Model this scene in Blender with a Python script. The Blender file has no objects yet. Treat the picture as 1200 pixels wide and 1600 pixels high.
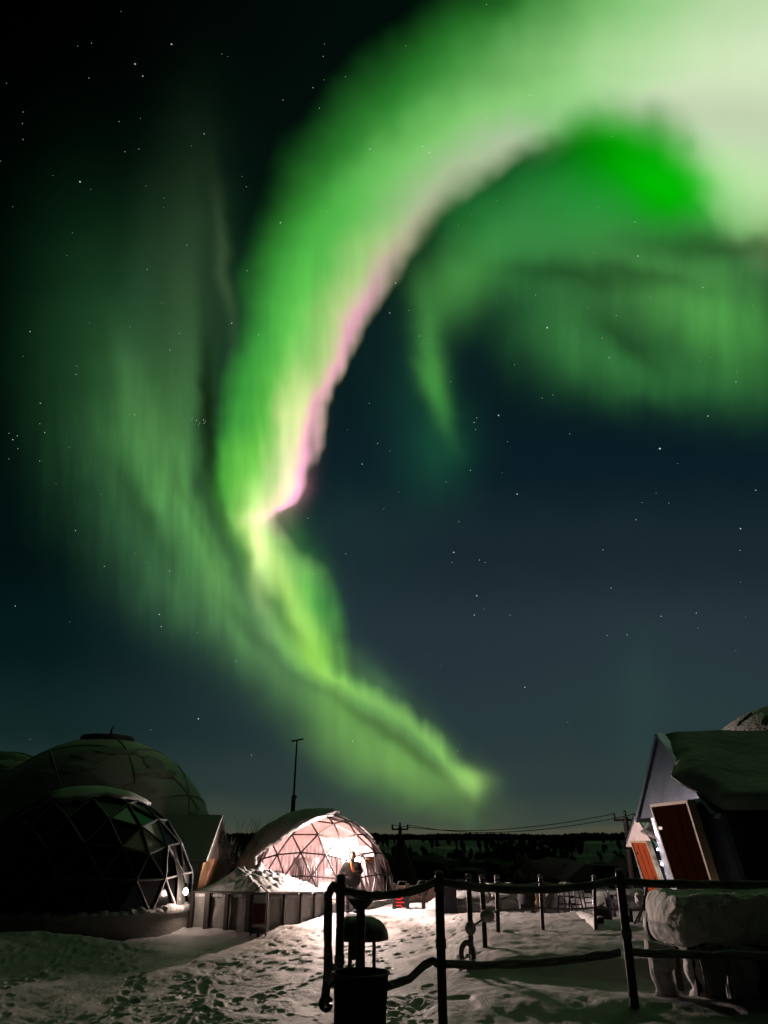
import bpy, bmesh, math, random
import numpy as np
from mathutils import Vector, Matrix, noise as mn
R = math.radians
rnd = random.Random(7)
SC = bpy.context.scene
COL = SC.collection

# ------------------------------------------------------------------ camera
PITCH = R(23.8); EYE = 2.0; F = 1155.0
cam = bpy.data.cameras.new("camera"); camo = bpy.data.objects.new("camera", cam)
COL.objects.link(camo); SC.camera = camo
camo.location = (0, 0, EYE); camo.rotation_euler = (R(90) + PITCH, 0, 0)
cam.sensor_fit = 'VERTICAL'; cam.sensor_height = 36; cam.lens = 36 * F / 1600
cam.clip_start = 0.1; cam.clip_end = 20000
SC.view_settings.view_transform = 'Standard'; SC.view_settings.look = 'None'
SC.view_settings.exposure = 0; SC.view_settings.gamma = 1
SC.cycles.use_denoising = True
SC.cycles.max_bounces = 6; SC.cycles.diffuse_bounces = 3; SC.cycles.glossy_bounces = 3
SC.cycles.transparent_max_bounces = 12; SC.cycles.sample_clamp_indirect = 4
SC.cycles.caustics_reflective = False; SC.cycles.caustics_refractive = False

def lin(c):
    return tuple(((v / 255) / 12.92) if v / 255 <= 0.04045 else ((v / 255 + 0.055) / 1.055) ** 2.4 for v in c)

# ------------------------------------------------------------------ night sky with the aurora (world, by direction)
W = bpy.data.worlds.new("World"); SC.world = W; W.use_nodes = True
NT = W.node_tree; NT.nodes.clear()
W.cycles.sampling_method = 'MANUAL'; W.cycles.sample_map_resolution = 512
def node(t, **k):
    n = NT.nodes.new(t)
    for a, b in k.items(): setattr(n, a, b)
    return n
def put(n, i, v):
    if v is None: return
    if isinstance(v, bpy.types.NodeSocket): NT.links.new(v, n.inputs[i])
    else: n.inputs[i].default_value = v
def M(op, a, b=None, c=None, clamp=False):
    n = node('ShaderNodeMath', operation=op, use_clamp=clamp)
    put(n, 0, a); put(n, 1, b); put(n, 2, c); return n.outputs[0]
def VM(op, a, b=None, c=None, out=0):
    n = node('ShaderNodeVectorMath', operation=op)
    put(n, 0, a); put(n, 1, b); put(n, 2, c); return n.outputs[out]
def scale(v, s):
    n = node('ShaderNodeVectorMath', operation='SCALE'); put(n, 0, v); put(n, 3, s); return n.outputs[0]
def curve(x, pts, x1, y1):
    """piecewise curve: x in 0..x1 -> value (y in 0..y1)"""
    n = node('ShaderNodeFloatCurve'); c = n.mapping.curves[0]
    pts = sorted(pts)
    while len(c.points) < len(pts): c.points.new(0.5, 0.5)
    for p, (a, b) in zip(c.points, pts): p.location = (a / x1, b / y1); p.handle_type = 'AUTO_CLAMPED'
    n.mapping.extend = 'HORIZONTAL'; n.mapping.update()
    put(n, 1, M('DIVIDE', x, x1)); return M('MULTIPLY', n.outputs[0], y1)
def ramp(x, pts, x1):
    n = node('ShaderNodeValToRGB'); r = n.color_ramp; r.interpolation = 'EASE'
    pts = sorted(pts)
    while len(r.elements) < len(pts): r.elements.new(0.5)
    for e, (a, c) in zip(r.elements, pts): e.position = min(1, max(0, a / x1))
    for e, (a, c) in zip(r.elements, pts): e.color = (*lin(c), 1)
    put(n, 0, M('DIVIDE', x, x1)); return n.outputs[0]
def sstep(x, lo, hi):
    n = node('ShaderNodeMapRange', interpolation_type='SMOOTHSTEP')
    put(n, 0, x); put(n, 1, lo); put(n, 2, hi); return n.outputs[0]
def mixc(f, a, b):
    n = node('ShaderNodeMix', data_type='RGBA'); put(n, 0, f); put(n, 6, a); put(n, 7, b); return n.outputs[2]

tc = node('ShaderNodeTexCoord').outputs['Generated']
sinp, cosp = math.sin(PITCH), math.cos(PITCH)
df = VM('DOT_PRODUCT', tc, (0, cosp, sinp), out=1)
front = sstep(df, 0.60, 0.74)
dfs = M('MAXIMUM', df, 0.1)
U0 = M('MULTIPLY_ADD', M('DIVIDE', VM('DOT_PRODUCT', tc, (1, 0, 0), out=1), dfs), F, 600)
V0 = M('MULTIPLY_ADD', M('DIVIDE', VM('DOT_PRODUCT', tc, (0, -sinp, cosp), out=1), dfs), -F, 800)
cmb = node('ShaderNodeCombineXYZ'); put(cmb, 0, U0); put(cmb, 1, V0)
# gentle warp so that no edge is a perfect curve
def noise2(vec, sc, detail=2, rough=0.5):
    n = node('ShaderNodeTexNoise', noise_dimensions='2D')
    put(n, 'Vector', vec); put(n, 'Scale', sc); put(n, 'Detail', detail); put(n, 'Roughness', rough); return n
w1 = noise2(cmb.outputs[0], 0.011, 2)
wv = VM('SUBTRACT', w1.outputs['Color'], (0.5, 0.5, 0.5))
PV = VM('MULTIPLY_ADD', wv, (26, 34, 0), cmb.outputs[0])
sep = node('ShaderNodeSeparateXYZ'); put(sep, 0, PV); U, V = sep.outputs[0], sep.outputs[1]
# rays: noise drawn out along the field lines
mp = node('ShaderNodeMapping'); put(mp, 0, cmb.outputs[0]); mp.inputs['Rotation'].default_value = (0, 0, R(4)); mp.inputs['Scale'].default_value = (0.03, 0.0034, 1)
ray = noise2(mp.outputs[0], 1.0, 2.5, 0.55).outputs[0]
mp2 = node('ShaderNodeMapping'); put(mp2, 0, cmb.outputs[0]); mp2.inputs['Rotation'].default_value = (0, 0, R(-14)); mp2.inputs['Scale'].default_value = (0.022, 0.006, 1)
ray2 = noise2(mp2.outputs[0], 1.0, 2).outputs[0]
rayS = M('ADD', ray, -0.5)

def gauss(P, cx, cy, sx, sy, rot=0, p=1.0):
    n = node('ShaderNodeMapping', vector_type='TEXTURE'); put(n, 0, P)
    n.inputs['Location'].default_value = (cx, cy, 0); n.inputs['Rotation'].default_value = (0, 0, R(rot))
    n.inputs['Scale'].default_value = (sx * 1.414, sy * 1.414, 1e9)
    d = VM('DOT_PRODUCT', n.outputs[0], n.outputs[0], out=1)
    if p != 1.0: d = M('POWER', d, p)
    return M('POWER', 0.36788, d)
def addg(acc, g, col, amp=1.0):
    c = tuple(v * amp for v in lin(col))
    n = node('ShaderNodeVectorMath', operation='MULTIPLY_ADD')
    put(n, 0, g); put(n, 1, c); put(n, 2, acc); return n.outputs[0]

# base night sky
Vc = M('MAXIMUM', V, 0)
skyR = ramp(Vc, [(0, (2, 12, 8)), (300, (4, 18, 14)), (600, (8, 26, 30)), (720, (10, 28, 36)), (850, (24, 39, 46)), (1000, (36, 50, 58)), (1130, (39, 55, 59)), (1230, (46, 61, 60)), (1285, (60, 70, 62)), (1300, (78, 78, 64)), (1400, (30, 34, 30))], 1400)
skyL = ramp(Vc, [(0, (0, 0, 0)), (300, (0, 1, 1)), (600, (0, 4, 5)), (850, (2, 15, 16)), (1000, (5, 25, 27)), (1130, (18, 38, 38)), (1230, (36, 53, 50)), (1285, (56, 66, 57)), (1400, (30, 34, 30))], 1400)
sky = mixc(sstep(U, 40, 620), skyL, skyR)
sky = VM('MULTIPLY', sky, (1, 1, 1))
acc = sky
# main ribbon: right edge E, left edge Lf
E = curve(V, [(0, 1900), (60, 1500), (110, 1260), (150, 1090), (180, 970), (212, 868), (235, 815), (260, 765), (300, 712), (350, 665), (400, 628), (450, 592), (500, 563), (540, 548), (580, 528), (620, 503), (650, 496), (690, 494), (730, 484), (768, 472), (793, 452), (806, 428), (818, 421), (845, 446), (880, 478), (940, 512), (1000, 528), (1052, 537), (1085, 590), (1120, 644), (1160, 690), (1190, 712), (1215, 735), (1262, 730), (1400, 720)], 1400, 2000)
se = curve(V, [(0, 90), (150, 80), (185, 70), (215, 60), (250, 54), (300, 46), (400, 32), (500, 20), (600, 15), (700, 14), (790, 11), (830, 22), (900, 30), (1000, 26), (1100, 30), (1200, 26)], 1400, 100)
Lf = curve(V, [(0, 740), (50, 668), (100, 612), (150, 568), (200, 528), (250, 488), (300, 456), (350, 430), (400, 408), (450, 394), (500, 388), (550, 376), (600, 358), (650, 345), (700, 336), (750, 333), (800, 342), (850, 360), (900, 384), (950, 414), (1000, 438), (1050, 478), (1075, 520), (1100, 560), (1150, 630), (1200, 690), (1250, 735)], 1400, 800)
sl = curve(V, [(0, 110), (200, 90), (350, 55), (500, 34), (650, 22), (800, 18), (1000, 24), (1200, 26)], 1400, 200)
Ej = M('MULTIPLY_ADD', M('MULTIPLY', rayS, curve(V, [(300, 3), (450, 12), (600, 20), (800, 22), (900, 10), (1100, 40), (1250, 30)], 1400, 60)), 1.0, E)
mE = sstep(M('DIVIDE', M('SUBTRACT', Ej, U), se), -1, 1)
Lj = M('MULTIPLY_ADD', rayS, curve(V, [(0, 0), (300, 4), (600, 18), (1200, 14)], 1400, 100), Lf)
mL = sstep(M('DIVIDE', M('SUBTRACT', U, Lj), sl), -0.9, 1.3)
# beyond the crown of the arch the border runs sideways: measure it downwards instead
Bq = curve(M('MAXIMUM', U, 0), [(700, 330), (800, 252), (860, 216), (930, 186), (990, 184), (1050, 212), (1100, 268), (1150, 325), (1200, 352), (1400, 380), (2000, 400)], 2000, 500)
sv = curve(M('MAXIMUM', U, 0), [(700, 44), (900, 50), (1000, 62), (1100, 84), (1200, 95), (2000, 100)], 2000, 100)
mB = M('SUBTRACT', 1.0, sstep(M('DIVIDE', M('SUBTRACT', V, M('MULTIPLY_ADD', rayS, 4, Bq)), sv), -1, 1))
kR = sstep(U, 800, 930)
mE = M('ADD', M('MULTIPLY', mE, M('SUBTRACT', 1.0, kR)), M('MULTIPLY', mB, kR))
band = M('MULTIPLY', mE, mL)
wd = M('MAXIMUM', M('SUBTRACT', M('MINIMUM', Ej, 1250), Lj), 12)
t = M('DIVIDE', M('SUBTRACT', U, Lj), wd, clamp=True)
cl = ramp(Vc, [(0, (40, 118, 38)), (100, (48, 138, 46)), (200, (54, 148, 50)), (350, (60, 158, 52)), (500, (64, 158, 55)), (650, (48, 140, 44)), (740, (75, 168, 50)), (850, (95, 160, 66)), (950, (95, 150, 66)), (1030, (120, 180, 56)), (1100, (88, 138, 62)), (1200, (84, 130, 60)), (1290, (60, 80, 60))], 1400)
cm = ramp(Vc, [(0, (120, 190, 105)), (100, (146, 204, 126)), (200, (126, 200, 106)), (350, (88, 188, 76)), (500, (96, 196, 76)), (650, (100, 196, 68)), (740, (104, 194, 58)), (850, (188, 222, 118)), (950, (140, 190, 76)), (1030, (134, 192, 54)), (1100, (98, 146, 66)), (1200, (108, 156, 68)), (1290, (60, 80, 60))], 1400)
cr = ramp(Vc, [(0, (178, 206, 160)), (100, (196, 216, 176)), (190, (176, 190, 160)), (300, (166, 192, 142)), (400, (168, 205, 126)), (500, (196, 216, 140)), (650, (214, 226, 150)), (740, (238, 226, 182)), (800, (236, 208, 176)), (850, (130, 180, 90)), (950, (70, 150, 44)), (1030, (92, 166, 42)), (1100, (110, 160, 72)), (1200, (110, 158, 66)), (1290, (60, 80, 60))], 1400)
tt = M('ADD', t, M('MULTIPLY', M('ADD', ray2, -0.5), curve(V, [(0, .04), (350, .06), (600, .3), (1200, .4)], 1400, 1)))
bc = mixc(sstep(tt, 0.05, 0.55), cl, cm)
bc = mixc(sstep(tt, 0.38, 0.92), bc, cr)
bright = M('MULTIPLY_ADD', rayS, curve(V, [(0, .0), (300, .05), (450, .35), (700, .6), (900, .5), (1040, .5), (1200, .8)], 1400, 2), 1.0)
bc = scale(bc, M('MULTIPLY', band, bright))
acc = VM('ADD', acc, bc)
# pink lower border of the ribbon
ed = M('SUBTRACT', Ej, U)
pw = M('MULTIPLY', se, 1.0)
pk = M('MULTIPLY', M('MULTIPLY', M('SUBTRACT', 1.0, kR), sstep(M('DIVIDE', ed, pw), -0.9, 0.7)), M('SUBTRACT', 1.0, sstep(M('DIVIDE', ed, M('ADD', pw, 6)), 0.1, 1.6)))
pa = curve(V, [(150, 0), (220, .12), (330, .36), (420, .62), (520, .85), (640, .80), (760, .95), (800, .85), (822, 0), (1400, 0)], 1400, 1)
pkc = scale(mixc(sstep(V, 250, 500), (*lin((120, 95, 100)), 1), (*lin((182, 92, 160)), 1)), M('MULTIPLY', pk, pa))
sub = scale(VM('MULTIPLY', bc, (0.22, 0.66, 0.22)), M('MULTIPLY', pk, pa))
acc = VM('SUBTRACT', VM('ADD', acc, pkc), sub)
wh = M('MULTIPLY', M('MULTIPLY', mB, sstep(U, 820, 1080)), sstep(V, -260, 140))
acc = addg(acc, wh, (100, 104, 88), 0.8)
# soft green clouds of light: (cx, cy, sx, sy, rot, colour, amp)
G = [
 # left curtain
 (170, 560, 78, 130, 0, (28, 62, 32), .9), (292, 500, 34, 150, 2, (46, 70, 42), .9), (215, 500, 22, 120, 6, (30, 52, 34), .6),
 (245, 690, 58, 90, -12, (52, 94, 44), .9), (262, 760, 34, 90, -24, (58, 104, 46), .75),
 (318, 860, 30, 80, -32, (60, 106, 48), .7), (338, 905, 14, 48, -24, (74, 116, 52), .75), (300, 790, 12, 60, -20, (50, 90, 44), .5), (225, 650, 16, 90, -18, (50, 80, 44), .5),
 (180, 740, 60, 80, -30, (28, 58, 34), .8), (245, 880, 55, 80, -42, (34, 66, 40), .95),
 (345, 965, 42, 85, -50, (56, 94, 48), .9), (430, 1020, 34, 66, -45, (68, 106, 52), .95), (400, 960, 14, 60, -34, (60, 90, 50), .5), (440, 1000, 10, 50, -34, (66, 100, 50), .5),
 (300, 640, 22, 90, 0, (40, 78, 38), .6), (352, 430, 8, 80, -6, (54, 70, 44), .7),
 (110, 440, 80, 150, 0, (2, 20, 10), .7), (330, 360, 60, 120, 0, (6, 22, 14), .5),
 (370, 560, 26, 120, 0, (8, 50, 20), .5),
 # lower fan
 (545, 1120, 58, 40, 38, (78, 120, 44), .85), (600, 1170, 70, 34, 34, (80, 122, 44), .85),
 (655, 1215, 62, 26, 24, (80, 118, 44), .85), (735, 1222, 22, 14, 8, (116, 152, 70), .9),
 (500, 1090, 34, 30, 20, (66, 106, 44), .5), (560, 1200, 60, 26, 32, (50, 76, 36), .6),
 (690, 1170, 16, 30, -30, (90, 140, 60), .3),
 # glow just right of the thin strand
 (475, 880, 20, 60, -22, (50, 110, 40), .7), (590, 1065, 36, 14, 42, (50, 84, 46), .6),
 # bright knots in the ribbon
 (404, 850, 11, 60, -8, (226, 234, 170), .55), (402, 790, 22, 60, 0, (130, 190, 80), .15),
 (508, 1035, 12, 40, -18, (150, 200, 60), .25), (470, 950, 12, 50, -25, (150, 190, 90), .35),
 (455, 720, 18, 70, 10, (200, 180, 150), .3), (448, 772, 16, 26, 40, (240, 150, 180), .4),
 # right end of the arch
 (1180, 330, 60, 70, 0, (70, 120, 66), .8), (1110, 320, 46, 60, -20, (50, 116, 50), .9),
 # pure green pocket inside the arch
 (1000, 245, 70, 42, 28, (0, 148, 0), 1.0), (1045, 300, 48, 36, 30, (0, 130, 2), .9), (900, 290, 80, 55, 0, (20, 106, 34), 1.0), (960, 330, 80, 40, 10, (30, 110, 40), .8),
 (740, 330, 40, 45, 0, (4, 70, 20), .9), (800, 380, 60, 60, 0, (36, 96, 44), 1.0),
 # second arm and cloud below
 (720, 440, 50, 36, -40, (56, 112, 48), 0.70), (668, 530, 16, 60, -8, (58, 120, 49), 0.70), (684, 610, 11, 42, -16, (62, 136, 48), 0.74),
 (690, 700, 34, 50, 0, (16, 66, 36), 0.78), (640, 640, 30, 90, 0, (8, 44, 29), 0.47),
 (702, 470, 26, 50, 22, (46, 100, 39), 0.55), (745, 400, 50, 30, -30, (44, 96, 39), 0.47),
 (960, 385, 100, 32, 8, (54, 108, 53), 0.78), (880, 450, 60, 50, 20, (38, 84, 39), 0.70),
 (1060, 470, 80, 46, 10, (72, 140, 63), 0.78), (1150, 530, 70, 50, 25, (62, 134, 53), 0.78),
 (880, 520, 48, 50, 25, (44, 100, 43), 0.62), (960, 570, 80, 34, 18, (44, 104, 43), 0.78), (1090, 600, 100, 28, 8, (30, 78, 34), 0.78), (1190, 430, 50, 60, 0, (30, 70, 34), 0.47),
 (540, 830, 70, 70, 0, (14, 40, 29), 0.39), (1060, 1030, 160, 90, 0, (20, 36, 25), 0.31), (620, 560, 80, 120, 0, (6, 24, 17), 0.47),
 (1000, 1110, 26, 80, 0, (20, 44, 30), 0.31),
]
ga = None
PV0 = PV
for i_, g in enumerate(G):
    if i_ % 8 == 0: PV = VM('MULTIPLY_ADD', acc, (1e-9, 1e-9, 1e-9), PV0)      # keeps the shader's evaluation in order
    acc = addg(acc, gauss(PV, *g[:5]), g[5], g[6])
PV = VM('MULTIPLY_ADD', acc, (1e-9, 1e-9, 1e-9), PV0)
# dark gaps between the folds
for gq, ga_ in (((324, 640, 10, 95, -1), .75), ((425, 935, 9, 85, -34), .30), ((340, 770, 7, 60, -8), .35), ((615, 1160, 7, 95, -54), .35),
                ((1140, 388, 110, 15, 3), .5), ((890, 428, 80, 14, 6), .4), ((985, 540, 12, 50, -48), .35), ((222, 800, 13, 95, -30), .32), ((395, 985, 9, 60, -42), .28), ((300, 800, 7, 70, -22), .22), ((1010, 430, 70, 10, 12), .3)):
    acc = scale(acc, M('MULTIPLY_ADD', gauss(PV, *gq), -ga_, 1.0))
fine = M('MULTIPLY_ADD', M('ADD', ray2, -0.5), curve(V, [(0, .02), (350, .05), (600, .2), (1200, .3)], 1400, 1), 1.0)
for pk_ in ((970, 245, 84, 46, 24, 1.2), (1045, 300, 44, 34, 30, 1.4)): acc = VM('MULTIPLY', acc, mixc(gauss(PV, *pk_), (1, 1, 1, 1), (0.04, 0.95, 0.02, 1)))
acc = VM('ADD', sky, scale(VM('SUBTRACT', acc, sky), fine))
mp3 = node('ShaderNodeMapping'); put(mp3, 0, cmb.outputs[0]); mp3.inputs['Rotation'].default_value = (0, 0, R(26)); mp3.inputs['Scale'].default_value = (0.045, 0.006, 1)
ray3 = noise2(mp3.outputs[0], 1.0, 2.5).outputs[0]
lf2 = M('MULTIPLY', M('MULTIPLY', sstep(U, 680, 820), sstep(V, 340, 440)), M('MULTIPLY', M('SUBTRACT', 1.0, sstep(V, 640, 700)), .26))
lf = M('MULTIPLY', M('MULTIPLY', sstep(V, 480, 760), M('SUBTRACT', 1.0, sstep(V, 1180, 1270))), M('MULTIPLY_ADD', M('SUBTRACT', 1.0, sstep(U, 300, 420)), .55, .2))
acc = VM('ADD', sky, scale(VM('SUBTRACT', acc, sky), M('MULTIPLY_ADD', M('MULTIPLY', M('ADD', ray3, -0.5), M('ADD', lf, lf2)), 1.15, 1.0)))
acc = VM('MAXIMUM', acc, (0, 0, 0))
acc = mixc(front, (0.0004, 0.0012, 0.0012, 1), acc)
below = node('ShaderNodeSeparateXYZ'); put(below, 0, tc)
acc = mixc(sstep(below.outputs[2], -0.02, 0.0), (0.002, 0.003, 0.003, 1), acc)
bg = node('ShaderNodeBackground'); put(bg, 0, acc); put(bg, 1, 1.0)
wo = node('ShaderNodeOutputWorld'); NT.links.new(bg.outputs[0], wo.inputs[0])

# ------------------------------------------------------------------ pixel <-> place helpers (measured off the photograph, 1200x1600)
def ray_dir(px, py):
    a = (px - 600) / F; b = -(py - 800) / F
    return Vector((a, cosp - b * sinp, b * cosp + sinp))
def P(px, py, Y):
    d = ray_dir(px, py); return Vector((0, 0, EYE)) + d * (Y / d.y)
def PX(px, py, X):                       # hit of a ray with the plane x = X
    d = ray_dir(px, py); return Vector((0, 0, EYE)) + d * (X / d.x)
def PZ(px, py, z=0.0):
    d = ray_dir(px, py); return Vector((0, 0, EYE)) + d * ((z - EYE) / d.z)

# ------------------------------------------------------------------ terrain height
def _h(ix, iy, s):
    n = (ix.astype(np.int64) * 374761393 + iy.astype(np.int64) * 668265263 + s * 1442695041) & 0xffffffff
    n = ((n ^ (n >> 13)) * 1274126177) & 0xffffffff
    return ((n ^ (n >> 16)) & 0xffff) / 65535.0
def vnoise(x, y, s=0):
    ix = np.floor(x); iy = np.floor(y); fx = x - ix; fy = y - iy
    fx = fx * fx * (3 - 2 * fx); fy = fy * fy * (3 - 2 * fy)
    a = _h(ix, iy, s); b = _h(ix + 1, iy, s); c = _h(ix, iy + 1, s); d = _h(ix + 1, iy + 1, s)
    return (a + (b - a) * fx) * (1 - fy) + (c + (d - c) * fx) * fy - 0.5
def fbm(x, y, o=4, s=0):
    r = 0; a = 1.0
    for k in range(o):
        r = r + a * vnoise(x, y, s + k * 17); x = x * 2.03 + 5.1; y = y * 2.03 - 3.7; a *= 0.5
    return r
def ss(x, a, b):
    t = np.clip((x - a) / (b - a), 0, 1); return t * t * (3 - 2 * t)
def H(x, y):
    x = np.asarray(x, float); y = np.asarray(y, float)
    r = np.hypot(x, y)
    h = 0.05 * fbm(x * .35, y * .35, 3, 3) + 0.018 * fbm(x * 1.3, y * 1.0, 3, 9)
    near = 1 - ss(r, 30, 60)
    # trodden path: dents and ridges
    cx = -3.0 + (y - 10) * 0.12
    tread = (1 - ss(np.abs(x - cx), 3.6, 5.6)) * near
    tread = np.maximum(tread, 0.25 * near)
    plat = ss(x - (0.75 + 0.05 * (y - 15)), 0, .5) * ss(y, 10, 10.5)
    tread = tread * (1 - 0.9 * plat)
    d1 = vnoise(x * 4.6, y * 3.1, 21); d2 = vnoise(x * 8.5, y * 6.0, 31); d3 = vnoise(x * 2.2, y * 1.5, 41)
    dd = vnoise(x * 15 + 2 * d1, y * 9 + 2 * d3, 77); kk = .35 + .9 * ss(vnoise(x * .55, y * .45, 91), -.25, .3)
    h = h + tread * kk * (0.024 * d1 + 0.010 * d2 + 0.07 * d3 + .008 * dd - 0.012 * ss(d2, .14, .30) - 0.008 * ss(dd, .16, .34))
    # raised snowy terrace on the right with a step towards the camera
    ye = 13.7 - 0.05 * (x - 1.2) + 0.35 * vnoise(x * .9, y * 0 + 2, 51)
    h = h + 0.24 * ss(y - ye, -0.35, 0.25) * ss(x, 0.9, 2.2) * (1 - ss(y, 21.5, 24))
    ye2 = 11.6 - 0.25 * (x - 1.5) + 0.25 * vnoise(x * .8, y * 0 + 7, 57)
    h = h + 0.10 * (ss(y - ye2, -1.4, 0.2) * (1 - ss(y - ye2, 0.2, 1.6))) * ss(x, 0.6, 2.0)
    # ripples on the smooth part
    h = h + 0.012 * near * ss(x, -0.2, 1.2) * np.sin(y * 5.2 + 3 * fbm(x * .5, y * .5, 2, 61)) * fbm(x * .4, y * .4, 2, 65)
    h = h + near * plat * (0.022 * vnoise(x * 5, y * 3.5, 101) + .014 * vnoise(x * 11, y * 7, 103) + .03 * vnoise(x * 1.6, y * 2.4, 105) - .035 * ss(vnoise(x * 1.9, y * 1.6, 107), .3, .42))
    # banks: dark heap at the far left, bank by the left dome, swell by the lit dome
    def bump(px_, py_, rx, ry, a): return a * np.exp(-((x - px_) / rx) ** 2 - ((y - py_) / ry) ** 2)
    h = h + bump(-8.6, 15.2, 1.8, 1.3, .75) * (1 + .5 * fbm(x * 1.5, y * 1.5, 3, 71)) + bump(-6.2, 16.4, 1.2, .8, .25)
    h = h + bump(1.2, 26.2, 1.8, .8, .14) + bump(-3.6, 20.2, 2.6, .5, .10)
    # wood beyond the camp: the land dips, then climbs gently
    h = h - 5.0 * ss(r, 38, 88) + 6.4 * ss(r, 95, 310) + 1.2 * fbm(x * .006, y * .006, 3, 81) * ss(r, 90, 240)
    return h
def Hs(x, y): return float(H(np.array([x]), np.array([y]))[0])
def G(px, py):
    z = 0.0
    for _ in range(8): p = PZ(px, py, z); z = Hs(p.x, p.y)
    return Vector((p.x, p.y, z))

# ------------------------------------------------------------------ materials
MATS = {}
def mat(name, col, rough=0.7, metal=0.0, var=0.25, vscale=6.0, bump=0.0, bscale=20.0, spec=0.5, stretch=(1, 1, 1), col2=None, bdist=0.02):
    if name in MATS: return MATS[name]
    m = bpy.data.materials.new(name); m.use_nodes = True; nt = m.node_tree; b = nt.nodes['Principled BSDF']
    tcn = nt.nodes.new('ShaderNodeTexCoord'); mpn = nt.nodes.new('ShaderNodeMapping'); mpn.inputs['Scale'].default_value = stretch
    nt.links.new(tcn.outputs['Object'], mpn.inputs[0])
    nz = nt.nodes.new('ShaderNodeTexNoise'); nz.inputs['Scale'].default_value = vscale; nz.inputs['Detail'].default_value = 5
    nt.links.new(mpn.outputs[0], nz.inputs[0])
    rp = nt.nodes.new('ShaderNodeValToRGB'); nt.links.new(nz.outputs[0], rp.inputs[0])
    a = tuple(c * (1 - var) for c in col); c2 = col2 or tuple(min(1, c * (1 + var)) for c in col)
    rp.color_ramp.elements[0].position = .32; rp.color_ramp.elements[1].position = .68
    rp.color_ramp.elements[0].color = (*a, 1); rp.color_ramp.elements[1].color = (*c2, 1)
    nt.links.new(rp.outputs[0], b.inputs['Base Color'])
    b.inputs['Roughness'].default_value = rough; b.inputs['Metallic'].default_value = metal; b.inputs['Specular IOR Level'].default_value = spec
    if bump:
        n2 = nt.nodes.new('ShaderNodeTexNoise'); n2.inputs['Scale'].default_value = bscale; n2.inputs['Detail'].default_value = 4
        nt.links.new(mpn.outputs[0], n2.inputs[0])
        bn = nt.nodes.new('ShaderNodeBump'); bn.inputs['Strength'].default_value = bump; bn.inputs['Distance'].default_value = bdist
        nt.links.new(n2.outputs[0], bn.inputs['Height']); nt.links.new(bn.outputs[0], b.inputs['Normal'])
    MATS[name] = m; return m
def emit(name, col, s):
    m = bpy.data.materials.new(name); m.use_nodes = True; nt = m.node_tree; nt.nodes.clear()
    e = nt.nodes.new('ShaderNodeEmission'); e.inputs[0].default_value = (*col, 1); e.inputs[1].default_value = s
    o = nt.nodes.new('ShaderNodeOutputMaterial'); nt.links.new(e.outputs[0], o.inputs[0]); MATS[name] = m; return m
def glassy(name, tint, gloss=0.12, rough=0.05, frost=0.0, frost_col=(.6, .6, .6)):
    """thin clear foil: see-through, a little gloss, frost in patches"""
    m = bpy.data.materials.new(name); m.use_nodes = True; nt = m.node_tree; nt.nodes.clear()
    tr = nt.nodes.new('ShaderNodeBsdfTransparent'); tr.inputs[0].default_value = (*tint, 1)
    gl = nt.nodes.new('ShaderNodeBsdfGlossy'); gl.inputs['Roughness'].default_value = rough
    df_ = nt.nodes.new('ShaderNodeBsdfDiffuse'); df_.inputs[0].default_value = (*frost_col, 1)
    tl = nt.nodes.new('ShaderNodeBsdfTranslucent'); tl.inputs[0].default_value = (*frost_col, 1)
    m0 = nt.nodes.new('ShaderNodeMixShader'); m0.inputs[0].default_value = .5; nt.links.new(df_.outputs[0], m0.inputs[1]); nt.links.new(tl.outputs[0], m0.inputs[2])
    nz = nt.nodes.new('ShaderNodeTexNoise'); nz.inputs['Scale'].default_value = 2.3; nz.inputs['Detail'].default_value = 6
    tcn = nt.nodes.new('ShaderNodeTexCoord'); nt.links.new(tcn.outputs['Object'], nz.inputs[0])
    mr = nt.nodes.new('ShaderNodeMapRange'); mr.inputs[1].default_value = .45; mr.inputs[2].default_value = .7; mr.inputs[4].default_value = frost
    nt.links.new(nz.outputs[0], mr.inputs[0])
    m1 = nt.nodes.new('ShaderNodeMixShader'); m1.inputs[0].default_value = gloss
    nt.links.new(tr.outputs[0], m1.inputs[1]); nt.links.new(gl.outputs[0], m1.inputs[2])
    m2 = nt.nodes.new('ShaderNodeMixShader'); nt.links.new(mr.outputs[0], m2.inputs[0]); nt.links.new(m1.outputs[0], m2.inputs[1]); nt.links.new(m0.outputs[0], m2.inputs[2])
    o = nt.nodes.new('ShaderNodeOutputMaterial'); nt.links.new(m2.outputs[0], o.inputs[0]); MATS[name] = m; return m

SNOWC = (.34, .325, .32)
snow = mat('snow', SNOWC, .75, var=.07, vscale=1.5, bump=.5, bscale=26, bdist=.03)
snow_cap = mat('packed_snow', (.42, .41, .405), .8, var=.10, vscale=3, bump=.6, bscale=9, bdist=.05)
snow_old = mat('dirty_snow', (.30, .29, .28), .85, var=.18, vscale=3, bump=.5, bscale=12, bdist=.04)
black_metal = mat('black_metal', (.012, .012, .013), .5, var=.3, vscale=8, bump=.1, bscale=60, bdist=.003)
dark_wood = mat('dark_wood', (.025, .018, .014), .8, var=.4, vscale=5, stretch=(6, 6, 1), bump=.3, bscale=20, bdist=.01)
rope_m = mat('rope', (.16, .155, .115), .9, var=.3, vscale=22, bump=.6, bscale=70, bdist=.008)
membrane = mat('membrane', (.42, .45, .41), .6, var=.2, vscale=1.2, bump=.25, bscale=5, bdist=.04, col2=(.36, .38, .34))
membrane_dk = mat('dark_membrane', (.035, .045, .04), .6, var=.3, vscale=1.6, bump=.25, bscale=5, bdist=.04)
seam_m = mat('seam', (.36, .38, .34), .6, var=.2)
strut_m = mat('strut', (.022, .014, .014), .5, var=.2)
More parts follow.
